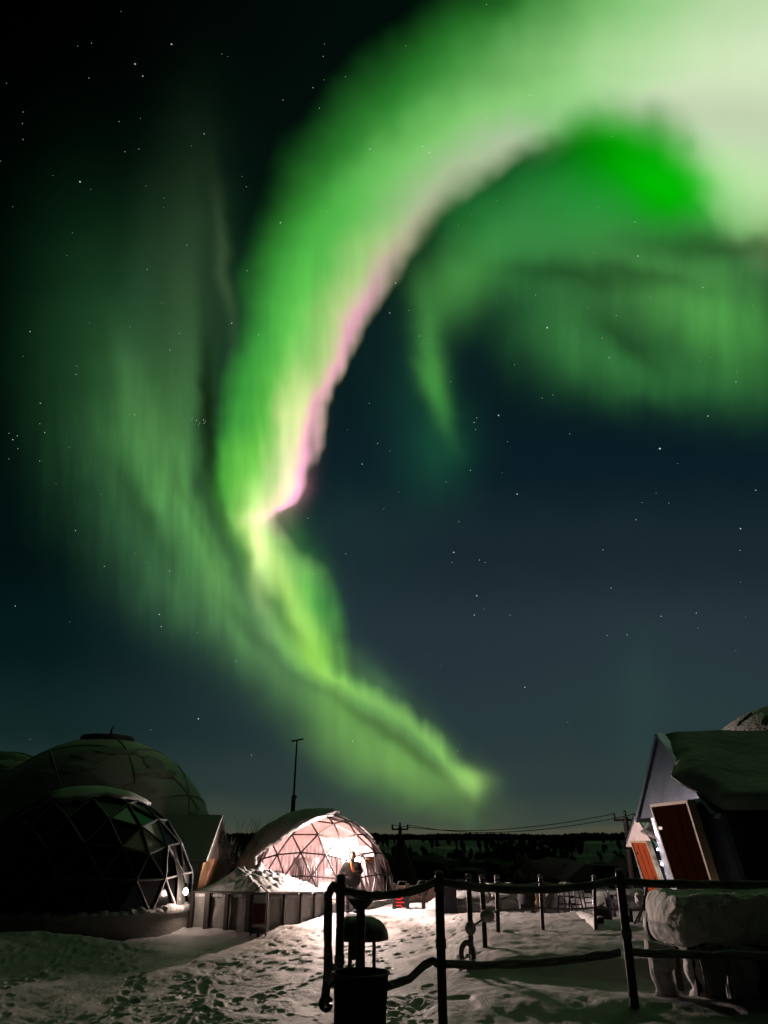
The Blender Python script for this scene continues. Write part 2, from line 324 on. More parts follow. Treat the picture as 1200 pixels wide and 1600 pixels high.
strut_grey = mat('grey_strut', (.012, .012, .012), .5, var=.2)
steel = mat('sheet_steel', (.19, .22, .29), .16, metal=1.0, var=.12, vscale=2.0, bump=.25, bscale=1.6, bdist=.03)
steel_foil = mat('crinkled_steel', (.34, .40, .56), .34, metal=.55, var=.08, vscale=2.5, bump=.9, bscale=3.2, bdist=.10)
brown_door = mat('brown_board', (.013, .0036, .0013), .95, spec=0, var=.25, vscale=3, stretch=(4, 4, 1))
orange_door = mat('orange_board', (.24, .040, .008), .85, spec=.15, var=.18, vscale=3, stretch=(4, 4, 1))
pale_wood = mat('pale_wood', (.30, .22, .14), .7, var=.2, vscale=6, stretch=(5, 5, 1))
ply = mat('plywood', (.52, .29, .15), .7, var=.10, vscale=3, stretch=(1, 1, .3))
curtain_m = mat('curtain', (.58, .40, .40), .85, var=.35, vscale=1.2, stretch=(9, 9, .5), col2=(.80, .66, .66))
lining_m = mat('lining', (.60, .42, .40), .8, var=.25, vscale=1.5)
tan_m = mat('tan_fleece', (.30, .24, .15), .95, var=.3, vscale=14, bump=.8, bscale=30)
black_cloth = mat('black_cloth', (.012, .012, .014), .9, var=.3, bump=.3, bscale=20)
wire_m = mat('wire', (.015, .015, .015), .6)

# ------------------------------------------------------------------ mesh builder
class MB:
    def __init__(s): s.v = []; s.f = []
    def add(s, vs, fs):
        o = len(s.v); s.v += [tuple(v) for v in vs]; s.f += [tuple(i + o for i in f) for f in fs]; return s
    def box(s, c, d, rot=None):
        c = Vector(c); Rm = rot if rot is not None else Matrix.Identity(3); h = Vector(d) / 2
        vs = [c + Rm @ Vector((x * h.x, y * h.y, z * h.z)) for x in (-1, 1) for y in (-1, 1) for z in (-1, 1)]
        return s.add(vs, [(0, 1, 3, 2), (4, 6, 7, 5), (0, 4, 5, 1), (2, 3, 7, 6), (0, 2, 6, 4), (1, 5, 7, 3)])
    def tube(s, pts, rad, n=8, caps=True, fn=None):
        pts = [Vector(p) for p in pts]; m = len(pts)
        if not hasattr(rad, '__len__'): rad = [rad] * m
        vs = []; up = Vector((0, 0, 1)); L = 0
        t0 = (pts[1] - pts[0]).normalized()
        a = t0.cross(up); a = a.normalized() if a.length > 1e-3 else Vector((1, 0, 0))
        for i, p in enumerate(pts):
            t = (pts[min(i + 1, m - 1)] - pts[max(i - 1, 0)]).normalized()
            a = (a - t * a.dot(t)).normalized(); b = t.cross(a)
            if i: L += (p - pts[i - 1]).length
            for k in range(n):
                q = 2 * math.pi * k / n; r = rad[i] * (fn(L, q) if fn else 1)
                vs.append(p + (a * math.cos(q) + b * math.sin(q)) * r)
        fs = [(i * n + k, i * n + (k + 1) % n, (i + 1) * n + (k + 1) % n, (i + 1) * n + k) for i in range(m - 1) for k in range(n)]
        if caps: fs += [tuple(range(n - 1, -1, -1)), tuple((m - 1) * n + k for k in range(n))]
        return s.add(vs, fs)
    def lathe(s, c, prof, n=24, M3=None):
        c = Vector(c); vs = []; M3 = M3 or Matrix.Identity(3)
        for r, z in prof:
            for k in range(n):
                q = 2 * math.pi * k / n; vs.append(c + M3 @ Vector((r * math.cos(q), r * math.sin(q), z)))
        m = len(prof)
        fs = [(i * n + k, i * n + (k + 1) % n, (i + 1) * n + (k + 1) % n, (i + 1) * n + k) for i in range(m - 1) for k in range(n)]
        if prof[0][0] > 1e-4: fs.append(tuple(range(n - 1, -1, -1)))
        if prof[-1][0] > 1e-4: fs.append(tuple((m - 1) * n + k for k in range(n)))
        return s.add(vs, fs)
    def slab(s, pts, thick):
        """polygon pts given thickness along -thick vector"""
        pts = [Vector(p) for p in pts]; t = Vector(thick); n = len(pts)
        return s.add(pts + [p + t for p in pts], [tuple(range(n)), tuple(range(2 * n - 1, n - 1, -1))] + [(i, (i + n), (i + 1) % n + n, (i + 1) % n) for i in range(n)])
    def lump(s, c, r, sub=3, amp=.15, freq=1.5, seed=0, flat=None, pw=1.0):
        """noisy rounded mass; r = (rx,ry,rz); pw<1 makes it boxier; flat = lowest z kept"""
        bm = bmesh.new(); bmesh.ops.create_icosphere(bm, subdivisions=sub, radius=1)
        c = Vector(c); vs = []
        for v in bm.verts:
            n = v.co.copy()
            if pw != 1.0:
                n = Vector([math.copysign(abs(q) ** pw, q) for q in n])
            k = 1 + amp * mn.fractal(v.co * freq + Vector((seed, seed * 1.7, 3)), 1, 2, 4)
            p = c + Vector((n.x * r[0], n.y * r[1], n.z * r[2])) * k
            if flat is not None: p.z = max(p.z, flat)
            vs.append(p)
        fs = [tuple(v.index for v in f.verts) for f in bm.faces]; bm.free()
        return s.add(vs, fs)
    def build(s, name, m, parent=None, smooth=True, angle=45, loc=None):
        me = bpy.data.meshes.new(name)
        o = bpy.data.objects.new(name, me)
        off = Vector((0, 0, 0))
        if parent is not None: off = world_loc(parent)
        if loc is not None and parent is None: off = Vector(loc); o.location = off
        me.from_pydata([tuple(Vector(v) - off) for v in s.v], [], s.f); me.validate()
        me.materials.append(m)
        bm = bmesh.new(); bm.from_mesh(me); bmesh.ops.recalc_face_normals(bm, faces=bm.faces); bm.to_mesh(me); bm.free()
        if smooth:
            me.shade_smooth(); me.set_sharp_from_angle(angle=R(angle))
        COL.objects.link(o)
        if parent is not None: o.parent = parent
        return o
def world_loc(o):
    l = Vector(o.location)
    while o.parent: o = o.parent; l += Vector(o.location)
    return l
def tag(o, label=None, cat=None, group=None, kind=None):
    for k, v in (('label', label), ('category', cat), ('group', group), ('kind', kind)):
        if v: o[k] = v
    return o
def thing(name, loc, label, cat, group=None):
    o = bpy.data.objects.new(name, None); COL.objects.link(o); o.location = loc; o.empty_display_size = .2
    return tag(o, label, cat, group)
def copy_tree(o, parent=None):
    c = o.copy(); COL.objects.link(c)
    if parent: c.parent = parent
    for ch in [x for x in COL.objects if x.parent == o]: copy_tree(ch, c)
    return c
def rotz(a): return Matrix.Rotation(a, 3, 'Z')

# ------------------------------------------------------------------ lamps, seen and added
LAMP = P(527, 1331, 24.55)                      # glaring floodlight at the lit dome
LCOL = (1.0, .70, .62)
def lamp_light(name, kind, loc, energy, col, size, parent, **k):
    l = bpy.data.lights.new(name, kind); l.energy = energy; l.color = col; l.shadow_soft_size = size
    for a, b in k.items(): setattr(l, a, b)
    o = bpy.data.objects.new(name, l); COL.objects.link(o); o.parent = parent; o.location = Vector(loc) - world_loc(parent); return o

# ------------------------------------------------------------------ ground
def build_ground():
    ang = np.concatenate([np.linspace(-180, -42, 70, endpoint=False), np.linspace(-42, 42, 860, endpoint=False), np.linspace(42, 180, 70, endpoint=False)])
    ang = np.radians(ang)
    rr = np.concatenate([[0.3, 1, 2.5, 4.5, 6.5], np.geomspace(8.0, 34, 420), np.geomspace(35, 330, 90), np.geomspace(360, 6000, 30)])
    A, RR = np.meshgrid(ang, rr); X = np.sin(A) * RR; Y = np.cos(A) * RR
    Z = H(X, Y); Z = np.where(RR > 340, Z - (RR - 340) * .0004, Z)
    rp_ = random.Random(21); sub_ = (RR[:, 0] > 8) & (RR[:, 0] < 33); Xs, Ys = X[sub_], Y[sub_]; Zs = Z[sub_].copy()
    for wpath in range(30):
        x = rp_.uniform(-7.5, 1.2); y = 9.2; hd_ = rp_.uniform(-.35, .35); st_ = rp_.uniform(.30, .42); side = 1
        if wpath > 24: x, y, hd_ = rp_.uniform(-1, 2), rp_.uniform(18, 24), rp_.uniform(.6, 1.3)
        while 8.8 < y < 25 and -9 < x < 5.5:
            hd_ += rp_.uniform(-.12, .12); x += math.sin(hd_) * st_; y += math.cos(hd_) * st_; side = -side
            if rp_.random() < .12: continue
            fx = x + side * .10 * math.cos(hd_) + rp_.uniform(-.03, .03); fy = y - side * .10 * math.sin(hd_); ha = hd_ + rp_.uniform(-.25, .25)
            r0_ = math.hypot(fx, fy); w_ = np.where(np.abs(RR[sub_][:, 0] - r0_) < .45)[0]
            if not len(w_): continue
            a0_, b0_ = w_[0], w_[-1] + 1; dx = Xs[a0_:b0_] - fx; dy = Ys[a0_:b0_] - fy
            u_ = (dx * math.cos(ha) - dy * math.sin(ha)) / .060; v_ = (dx * math.sin(ha) + dy * math.cos(ha)) / .145
            q_ = (np.abs(u_) ** 2.6 + np.abs(v_) ** 2.6); dep = rp_.uniform(.010, .028)
            Zs[a0_:b0_] += -dep * np.exp(-q_ ** 1.6) + dep * .45 * np.exp(-((q_ ** .4 - 1.35) / .22) ** 2)
    Z[sub_] = Zs
    nr, na = A.shape
    co = np.stack([X, Y, Z], -1).reshape(-1, 3).astype(np.float32)
    co = np.concatenate([co, [[0, 0, float(Z[0].mean())]]]).astype(np.float32)
    i = np.arange(nr - 1)[:, None] * na; j = np.arange(na)[None]; j2 = (j + 1) % na
    q = np.stack([i + j, i + j2, i + na + j2, i + na + j], -1).reshape(-1, 4)
    tri = np.stack([np.full(na, nr * na), (np.arange(na) + 1) % na, np.arange(na)], -1)
    me = bpy.data.meshes.new('snow_ground'); nq = len(q); ntr = len(tri)
    me.vertices.add(len(co)); me.vertices.foreach_set('co', co.ravel())
    me.loops.add(nq * 4 + ntr * 3); me.loops.foreach_set('vertex_index', np.concatenate([q.ravel(), tri.ravel()]).astype(np.int32))
    me.polygons.add(nq + ntr)
    me.polygons.foreach_set('loop_start', np.concatenate([np.arange(nq) * 4, nq * 4 + np.arange(ntr) * 3]).astype(np.int32))
    me.update(calc_edges=True); me.validate(); me.shade_smooth()
    o = bpy.data.objects.new('snow_ground', me); COL.objects.link(o); tag(o, kind='structure')
    m = snow.copy(); m.name = 'ground_snow'; nt = m.node_tree; b = nt.nodes['Principled BSDF']
    # sparse darker brush cover where the wood begins, frozen trodden patches, tiny glints
    geo = nt.nodes.new('ShaderNodeNewGeometry'); ln = nt.nodes.new('ShaderNodeVectorMath'); ln.operation = 'LENGTH'; nt.links.new(geo.outputs['Position'], ln.inputs[0])
    mr = nt.nodes.new('ShaderNodeMapRange'); mr.inputs[1].default_value = 31; mr.inputs[2].default_value = 44; nt.links.new(ln.outputs['Value'], mr.inputs[0])
    nz = nt.nodes.new('ShaderNodeTexNoise'); nz.inputs['Scale'].default_value = .05; nz.inputs['Detail'].default_value = 5; nt.links.new(geo.outputs['Position'], nz.inputs[0])
    m2 = nt.nodes.new('ShaderNodeMapRange'); m2.inputs[1].default_value = .5; m2.inputs[2].default_value = .66; nt.links.new(nz.outputs[0], m2.inputs[0])
    wood = nt.nodes.new('ShaderNodeMix'); wood.data_type = 'RGBA'; wood.inputs[6].default_value = (.012, .014, .012, 1); wood.inputs[7].default_value = (.26, .28, .26, 1); nt.links.new(m2.outputs[0], wood.inputs[0])
    mx = nt.nodes.new('ShaderNodeMix'); mx.data_type = 'RGBA'; nt.links.new(mr.outputs[0], mx.inputs[0])
    src = b.inputs['Base Color'].links[0].from_socket
    nt.links.new(src, mx.inputs[6]); nt.links.new(wood.outputs[2], mx.inputs[7]); nt.links.new(mx.outputs[2], b.inputs['Base Color'])
    me.materials.append(m)
build_ground()

# ------------------------------------------------------------------ far wood: one mass of small bare trees and spruces
def build_wood():
    mb = MB(); r2 = random.Random(3)
    V_, F_ = [], []
    bm0 = bmesh.new(); bmesh.ops.create_icosphere(bm0, subdivisions=1, radius=1); BV = [v.co.copy() for v in bm0.verts]; BF = [tuple(v.index for v in f.verts) for f in bm0.faces]; bm0.free()
    def blob(x, y, z, rx, rz):
        o = len(V_)
        for v in BV:
            k = r2.uniform(.6, 1.25); V_.append((x + v.x * rx * k, y + v.y * rx * k, z + v.z * rz * k))
        for f in BF: F_.append(tuple(i + o for i in f))
    def cone(x, y, z, r, h, n, j):
        o = len(V_); k0 = r2.random() * 6
        V_.append((x + r2.uniform(-.1, .1), y, z + h))
        for k in range(n):
            q = k0 + 6.283 * k / n; rr_ = r * r2.uniform(.55, 1.15)
            V_.append((x + math.cos(q) * rr_, y + math.sin(q) * rr_, z + r2.uniform(-.05, .05) * h))
        V_.append((x, y, z + h * .12))
        for k in range(n):
            F_.append((o, o + 1 + k, o + 1 + (k + 1) % n)); F_.append((o + n + 1, o + 1 + (k + 1) % n, o + 1 + k))
    def stick(p, q, r):
        o = len(V_); d = (q - p).normalized(); a = d.cross(Vector((.3, .9, .1))).normalized(); b = d.cross(a)
        for c, rr_ in ((p, r), (q, r * .35)):
            for k in range(3):
                u = 2.094 * k; V_.append(tuple(c + (a * math.cos(u) + b * math.sin(u)) * rr_))
        for k in range(3): F_.append((o + k, o + (k + 1) % 3, o + 3 + (k + 1) % 3, o + 3 + k))
    N = 9000
    for i in range(N):
        a = R(r2.uniform(-37, 37)); t = r2.random(); sky_ = i % 4 == 0
        r = r2.uniform(36, 90) if i % 7 == 1 else (r2.uniform(285, 335) if sky_ else 95 + 190 * t)
        x, y = math.sin(a) * r, math.cos(a) * r; z = Hs(x, y)
        if r > 150 and not sky_ and mn.noise(Vector((a * 9, r * .012, 5))) > .02 and r2.random() < .8: continue
        hmax = (EYE - z) + r * (0.0062 + .0042 * mn.noise(Vector((a * 13, 1, 1))) + .0016 * mn.noise(Vector((a * 60, 4, 1))))
        h = min(r2.uniform(1.5, 3.4), hmax * r2.uniform(.75, 1.0)) if r > 60 else min(r2.uniform(.5, 1.8), hmax * .7)
        h = max(h, .5)
        if sky_:
            for k in range(3): blob(x + r2.uniform(-1.5, 1.5), y, z + h * .45, r2.uniform(.7, 1.6), h * r2.uniform(.35, .5))
        elif r2.random() < .5:
            for k in range(2): blob(x + r2.uniform(-.4, .4), y, z + h * (.35 + .25 * k), h * r2.uniform(.16, .30), h * r2.uniform(.3, .42))
        elif r2.random() < .2:
            w = h * r2.uniform(.12, .18)
            for k in range(2): cone(x, y, z + h * (.08 + .28 * k), w * (1 - .27 * k), h * (.5 - .04 * k) if k < 2 else h * .36, 6, 0)
        p0 = Vector((x, y, z - .1)); tw = max(.012, r * .00014)
        stick(p0, Vector((x + r2.uniform(-.2, .2), y, z + h * r2.uniform(.9, 1.06))), tw * 1.3)
        for k in range(5):
            f = r2.uniform(.2, .85); q = r2.random() * 6.28; L = h * r2.uniform(.14, .3)
            s0 = p0.lerp(Vector((x, y, z + h)), f); stick(s0, s0 + Vector((math.cos(q) * L * .45, math.sin(q) * L * .45, L)), tw * .7)
    mb.add(V_, F_)
    o = mb.build('distant_wood', mat('bark_and_needles', (.014, .017, .013), .95, var=.5, vscale=.2), smooth=False)
    tag(o, 'dark mass of leafless trees and spruces along the horizon', 'wood', kind='stuff')
build_wood()

# ------------------------------------------------------------------ geodesic domes
def geodesic(sub, Rr, rot=0.0, tilt=0.0):
    bm = bmesh.new(); bmesh.ops.create_icosphere(bm, subdivisions=sub, radius=1.0)
    Mx = Matrix.Rotation(rot, 3, 'Z') @ Matrix.Rotation(tilt, 3, 'X')
    vs = [Mx @ v.co for v in bm.verts]
    fs = [tuple(v.index for v in f.verts) for f in bm.faces]; es = [tuple(v.index for v in e.verts) for e in bm.edges]; bm.free()
    return vs, fs, es
def strut(mb, a, b, r):
    mb.tube([a, b], r, 6)
def clip_z(poly, z0):
    out = []
    for i in range(len(poly)):
        a, b = poly[i], poly[(i + 1) % len(poly)]
        if a.z >= z0: out.append(a)
        if (a.z - z0) * (b.z - z0) < 0: out.append(a.lerp(b, (z0 - a.z) / (b.z - z0 - (a.z - z0))))
    return out

# --- the lit dome
LC = P(491, 1392, 27.4); LC.z = 0.22; LR = 2.60
def lit_dome():
    t = thing('geodesic_dome', (LC.x, LC.y, 0), 'brightly lit clear dome with pink curtains and snow over its left side', 'dome')
    vs, fs, es = geodesic(3, 1, R(11))
    z0 = 0.0
    def covered(n, j=0.0):
        nx, ny, nz = n
        return (nx < -.60 + j * .5) or (nz > .82 + .55 * nx + j * .5 and ny < .3) or ny > .25 or (nz > .955)
    pn = MB(); fr = MB()
    for f in fs:
        c = sum((vs[i] for i in f), Vector()) / 3
        poly = clip_z([vs[i] for i in f], z0)
        if len(poly) < 3: continue
        pn.add([LC + p * LR * .992 for p in poly], [tuple(range(len(poly)))])
    for a, b in es:
        A, B = vs[a], vs[b]
        if max(A.z, B.z) <= z0: continue
        if A.z < z0 or B.z < z0:
            if A.z > B.z: A, B = B, A
            A = A.lerp(B, (z0 - A.z) / (B.z - A.z))
        strut(fr, LC + A * LR, LC + B * LR, .026)
    for k in range(48):
        q0, q1 = 2 * math.pi * k / 48, 2 * math.pi * (k + 1) / 48
        strut(fr, LC + Vector((math.cos(q0), math.sin(q0), 0)) * LR, LC + Vector((math.cos(q1), math.sin(q1), 0)) * LR, .03)
    pn.build('clear_panels', glassy('clear_foil', (.98, .95, .95), .05, .08, .22, (.66, .58, .56)), t, smooth=False)
    fr.build('frame', strut_m, t)
    # low snow-packed plinth
    sk = MB(); n = 96; rows = [(1.045, -.24), (1.04, -.05), (1.03, .0), (.99, .012)]
    V_ = []
    for r, z in rows:
        for k in range(n):
            q = 2 * math.pi * k / n; w = 1 + .02 * mn.noise(Vector((math.cos(q) * 3, math.sin(q) * 3, r * 5)))
            V_.append((LC.x + math.cos(q) * LR * r * w, LC.y + math.sin(q) * LR * r * w, LC.z + z))
    sk.add(V_, [(i * n + k, i * n + (k + 1) % n, (i + 1) * n + (k + 1) % n, (i + 1) * n + k) for i in range(3) for k in range(n)])
    sk.build('plinth', snow_old, t)
    # snow shell over the back, left and crown
    bm = bmesh.new(); bmesh.ops.create_icosphere(bm, subdivisions=6, radius=1.0)
    for v in bm.verts:
        n = v.co.copy(); j = .05 * mn.fractal(n * 3.5, 1, 2, 4) + .022 * mn.noise(n * 17)
        v.tag = covered(n, j) and n.z > -.1
        k = 1.035 + .035 * mn.fractal(n * 2.2 + Vector((9, 1, 4)), 1, 2, 4)
        v.co = LC + n * LR * k
    bmesh.ops.delete(bm, geom=[v for v in bm.verts if not v.tag], context='VERTS')
    me = bpy.data.meshes.new('snow_cover'); bm.to_mesh(me); bm.free(); me.materials.append(snow_cap); me.shade_smooth()
    o = bpy.data.objects.new('snow_cover', me); COL.objects.link(o); o.parent = t
    for v in me.vertices: v.co -= Vector(t.location)
    so = o.modifiers.new('thickness', 'SOLIDIFY'); so.thickness = .10; so.offset = 0
    # inside: floor, hanging curtains behind the foil, lining of the vault
    fl = MB(); fl.lathe((LC.x, LC.y, .10), [(LR * .97, 0), (LR * .97, .05), (0.0, .051)], 48); fl.build('floor_deck', pale_wood, t)
    cu = MB(); V_ = []; n = 520
    a0, a1 = R(-10), R(190)
    for i in range(n):
        a = a0 + (a1 - a0) * i / (n - 1)
        w = .86 + .022 * math.sin(i * .55) + .015 * math.sin(i * .23 + 2 * math.sin(i * .05))
        for z, kk in ((.17, 1.0), (.8, .985), (1.35, .90), (1.75, .80)):
            zz = (z - LC.z) / LR
            rr_ = min(w * kk, math.sqrt(max(0, .94 ** 2 - zz * zz)))
            V_.append((LC.x + math.cos(a) * LR * rr_, LC.y + math.sin(a) * LR * rr_, z))
    cu.add(V_, [(i * 4 + k, (i + 1) * 4 + k, (i + 1) * 4 + k + 1, i * 4 + k + 1) for i in range(n - 1) for k in range(3)])
    cu.build('curtain', curtain_m, t)
    # side curtains drawn back near the front
    for s0, s1 in ((R(-62), R(-12)), (R(-104), R(-82))):
        c2 = MB(); V_ = []; n = 120
        for i in range(n):
            a = s0 + (s1 - s0) * i / (n - 1); w = .90 + .018 * math.sin(i * .6) + .01 * math.sin(i * .27)
            for z in (.17, .7, 1.2, 1.45):
                zz = (z - LC.z) / LR; rr_ = min(w, math.sqrt(max(0, .93 ** 2 - zz * zz)))
                V_.append((LC.x + math.cos(a) * LR * rr_, LC.y + math.sin(a) * LR * rr_, z))
        c2.add(V_, [(i * 4 + k, (i + 1) * 4 + k, (i + 1) * 4 + k + 1, i * 4 + k + 1) for i in range(n - 1) for k in range(3)])
        c2.build('curtain', curtain_m, t)
    li = MB(); V_ = []; F_ = []
    for f in fs:
        c = sum((vs[i] for i in f), Vector()) / 3
        if (c.y > .15 or c.x < -.55 or c.z > .93) and min(vs[i].z for i in f) > .02:
            o_ = len(V_); V_ += [LC + vs[i] * LR * .955 for i in f]; F_.append((o_, o_ + 1, o_ + 2))
    li.add(V_, F_); li.build('lining', lining_m, t, smooth=False)
    # bed and things inside
    bd = MB(); bd.box((LC.x - .1, LC.y + .5, .42), (1.7, 1.6, .45), rotz(.15)); bd.build('bed', mat('bedding', (.5, .4, .38), .9, var=.2, bump=.5, bscale=5), t)
    dr = MB()
    for k in range(2): dr.box((LC.x + 2.02 - .22 * k, LC.y - .35 - .8 * k, .80), (.05, .55, 1.15), rotz(R(-8 - 18 * k)))
    dr.build('door_panel', mat('orange_wood', (.50, .16, .05), .6, var=.2, vscale=4, stretch=(4, 4, 1)), t, smooth=False)
    st = MB(); st.lathe((LC.x - 1.75, LC.y - .9, .12), [(.12, 0), (.16, .1), (.16, .55), (.1, .62), (.05, .66), (.04, 1.1), (.001, 1.1)], 16); st.build('stove', black_metal, t)
    fl2 = MB(); fl2.lump((LC.x - 1.62, LC.y - 1.17, 1.0), (.05, .05, .14), 2, .3, 3, 2); fl2.build('red_glow', emit('ember', (1, .10, .04), 3.0), t)
    # rolled blind and mast-like pole crossing the middle
    return t
lit = lit_dome()

# floodlight in front of the dome
def floodlight():
    g = Vector((LAMP.x, LAMP.y, Hs(LAMP.x, LAMP.y)))
    t = thing('floodlight', g, 'glaring white floodlight on a thin post before the lit dome', 'lamp')
    p = MB(); p.tube([g, LAMP - Vector((0, .02, .08))], .018, 8); p.build('post', black_metal, t)
    b = MB(); b.lump(LAMP, (.11, .07, .10), 3, 0, 1, 0); b.build('lens', emit('lamp_white', (1, .90, .86), 120), t)
    h = MB(); h.box(LAMP + Vector((0, .10, 0)), (.26, .04, .22)); h.build('housing', black_metal, t)
    lo = LAMP + Vector((0, -.14, .02))
    lamp_light('bare_glow', 'POINT', lo, 95, LCOL, .10, t)
    o = lamp_light('beam', 'SPOT', lo, 2900, (1.0, .70, .58), .06, t, spot_size=R(150), spot_blend=1.0)
    d = (Vector((5.0, 9.0, 3.0)) - lo).normalized(); o.rotation_mode = 'QUATERNION'; o.rotation_quaternion = d.to_track_quat('-Z', 'Y')
    # separate unseen lamp added inside the dome to brighten its interior
    lamp_light('added_dome_fill', 'POINT', LAMP + Vector((.15, 1.0, .22)), 2800, (1.0, .80, .75), .12, t)
floodlight()

# --- the dark clear dome on the left
DC = P(124, 1392, 20.6); DC.z = .42; DR = 2.78
def dark_dome():
    t = thing('geodesic_dome', (DC.x, DC.y, 0), 'unlit dark glazed dome in the left foreground with frosted ridges', 'dome')
    vs, fs, es = geodesic(3, 1, R(37))
    body = {'d': MB(), 's': MB(), 'g': MB()}
    r3 = random.Random(5)
    def proj(p):
        d = p - Vector((0, 0, EYE)); z = d.y * cosp + d.z * sinp; return 600 + F * d.x / z, 800 - F * (-d.y * sinp + d.z * cosp) / z
    for f in fs:
        c = sum((vs[i] for i in f), Vector()) / 3
        poly = clip_z([vs[i] for i in f], .0)
        if len(poly) < 3: continue
        key = 's' if (c.z > .80 or c.y > .35) else 'd'
        q_ = proj(DC + c * DR)
        if c.y < .1 and 196 < q_[0] < 252 and 1278 < q_[1] < 1322: key = 'g'
        body[key].add([DC + p * DR * .99 for p in poly], [tuple(range(len(poly)))])
    body['d'].build('glass_panels', mat('dark_glass', (.004, .005, .005), .16, var=.4, spec=.35, bump=.12, bscale=2, bdist=.05), t, smooth=False)
    body['s'].build('snowy_panels', membrane_dk, t, smooth=False)
    if body['g'].f: body['g'].build('frosted_panels', mat('frosted_foil', (.22, .27, .19), .7, var=.2, vscale=4), t, smooth=False)
    fr = MB(); ic = MB()
    for a, b in es:
        A, B = vs[a], vs[b]
        if max(A.z, B.z) <= 0 or (A.y + B.y) / 2 > .5: continue
        if A.z < 0 or B.z < 0:
            if A.z > B.z: A, B = B, A
            A = A.lerp(B, (0 - A.z) / (B.z - A.z))
        strut(fr, DC + A * DR, DC + B * DR, .028)
        if (A.x + B.x) / 2 > .84 and (A.y + B.y) < .3 and (A.x + B.x + (A.z + B.z) * .5) > 1.72:
            n = 9; pts = [DC + A.lerp(B, k / (n - 1)) * DR * 1.008 for k in range(n)]
            ic.tube(pts, [.016 + .03 * abs(mn.noise(p * 5)) for p in pts], 7)
    fr.build('frame', strut_grey, t); ic.build('rime', snow_cap, t)
    # crown of snow lying on the top triangles
    bm = bmesh.new(); bmesh.ops.create_icosphere(bm, subdivisions=5, radius=1.0)
    for v in bm.verts:
        n = v.co.copy(); v.tag = n.z > .86 + .07 * mn.fractal(n * 4, 1, 2, 3) - .12 * max(0, n.y)
        v.co = DC + n * DR * (1.02 + .02 * mn.noise(n * 4))
    bmesh.ops.delete(bm, geom=[v for v in bm.verts if not v.tag], context='VERTS')
    me = bpy.data.meshes.new('snow_cap'); bm.to_mesh(me); bm.free(); me.materials.append(membrane); me.shade_smooth()
    o = bpy.data.objects.new('snow_cap', me); COL.objects.link(o); o.parent = t
    for v in me.vertices: v.co -= Vector(t.location)
    so = o.modifiers.new('thickness', 'SOLIDIFY'); so.thickness = .06
    # plank plinth with a cap board
    sk = MB(); n = 80; V_ = []
    rows = [(1.03, -.5), (1.03, -.02), (1.045, -.02), (1.045, .03), (.96, .035)]
    for r, z in rows:
        for k in range(n):
            q = 2 * math.pi * k / n; V_.append((DC.x + math.cos(q) * DR * r, DC.y + math.sin(q) * DR * r, DC.z + z))
    sk.add(V_, [(i * n + k, i * n + (k + 1) % n, (i + 1) * n + (k + 1) % n, (i + 1) * n + k) for i in range(len(rows) - 1) for k in range(n)])
    sk.build('plinth', snow_old, t)
    il = MB()   # snow lying along the foot of the glazing
    for k in range(26):
        q = R(-100 + k * 4.6); il.lump((DC.x + math.cos(q) * DR * .99, DC.y + math.sin(q) * DR * .99, DC.z + .03), (.16, .16, .07 + .08 * rnd.random()), 2, .3, 2, k, flat=DC.z)
    il.build('snow_sill', snow_cap, t)
    # pale curtain ends seen through the lower right panels
    for q0, q1 in ((-18, -9),):
        c2 = MB(); V_ = []; n = 30
        for i in range(n):
            a = R(q0 + (q1 - q0) * i / (n - 1)); w = 1.012 + .008 * math.sin(i * 1.1)
            for z, tp in ((.0, 1), (.25, .7), (.50, .35)):
                aa = R((q0 + q1) / 2) + (a - R((q0 + q1) / 2)) * tp
                zz = z; rr_ = w * math.sqrt(1 - zz * zz); V_.append((DC.x + math.cos(aa) * DR * rr_, DC.y + math.sin(aa) * DR * rr_, DC.z + z * DR))
        c2.add(V_, [(i * 3 + k, (i + 1) * 3 + k, (i + 1) * 3 + k + 1, i * 3 + k + 1) for i in range(n - 1) for k in range(2)])
        c2.build('window_film', mat('grey_film', (.07, .065, .06), .6, var=.35, vscale=2, stretch=(6, 6, 1)), t)
    return t
dark_dome()
# small lamp hanging at the right edge of that dome
def wall_lamp():
    L = P(290, 1393, 19.75)
    t = thing('wall_lamp', L, 'small glowing bulb at the right edge of the dark dome', 'lamp')
    b = MB(); b.lump(L, (.055, .055, .075), 3, 0, 1); b.build('bulb', emit('bulb_white', (1, .86, .74), 40), t)
    c = MB(); c.lathe(L + Vector((0, 0, .08)), [(.05, 0), (.045, .05), (.015, .09), (.001, .1)], 12); c.tube([L + Vector((0, 0, .16)), L + Vector((-.08, .2, .2)), L + Vector((-.2, .34, .16))], .012, 6); c.build('fitting', black_metal, t)
    # cracked bright ice above the bulb
    lamp_light('bulb_glow', 'POINT', L + Vector((.03, -.10, 0)), 22, (1, .74, .62), .05, t)
wall_lamp()

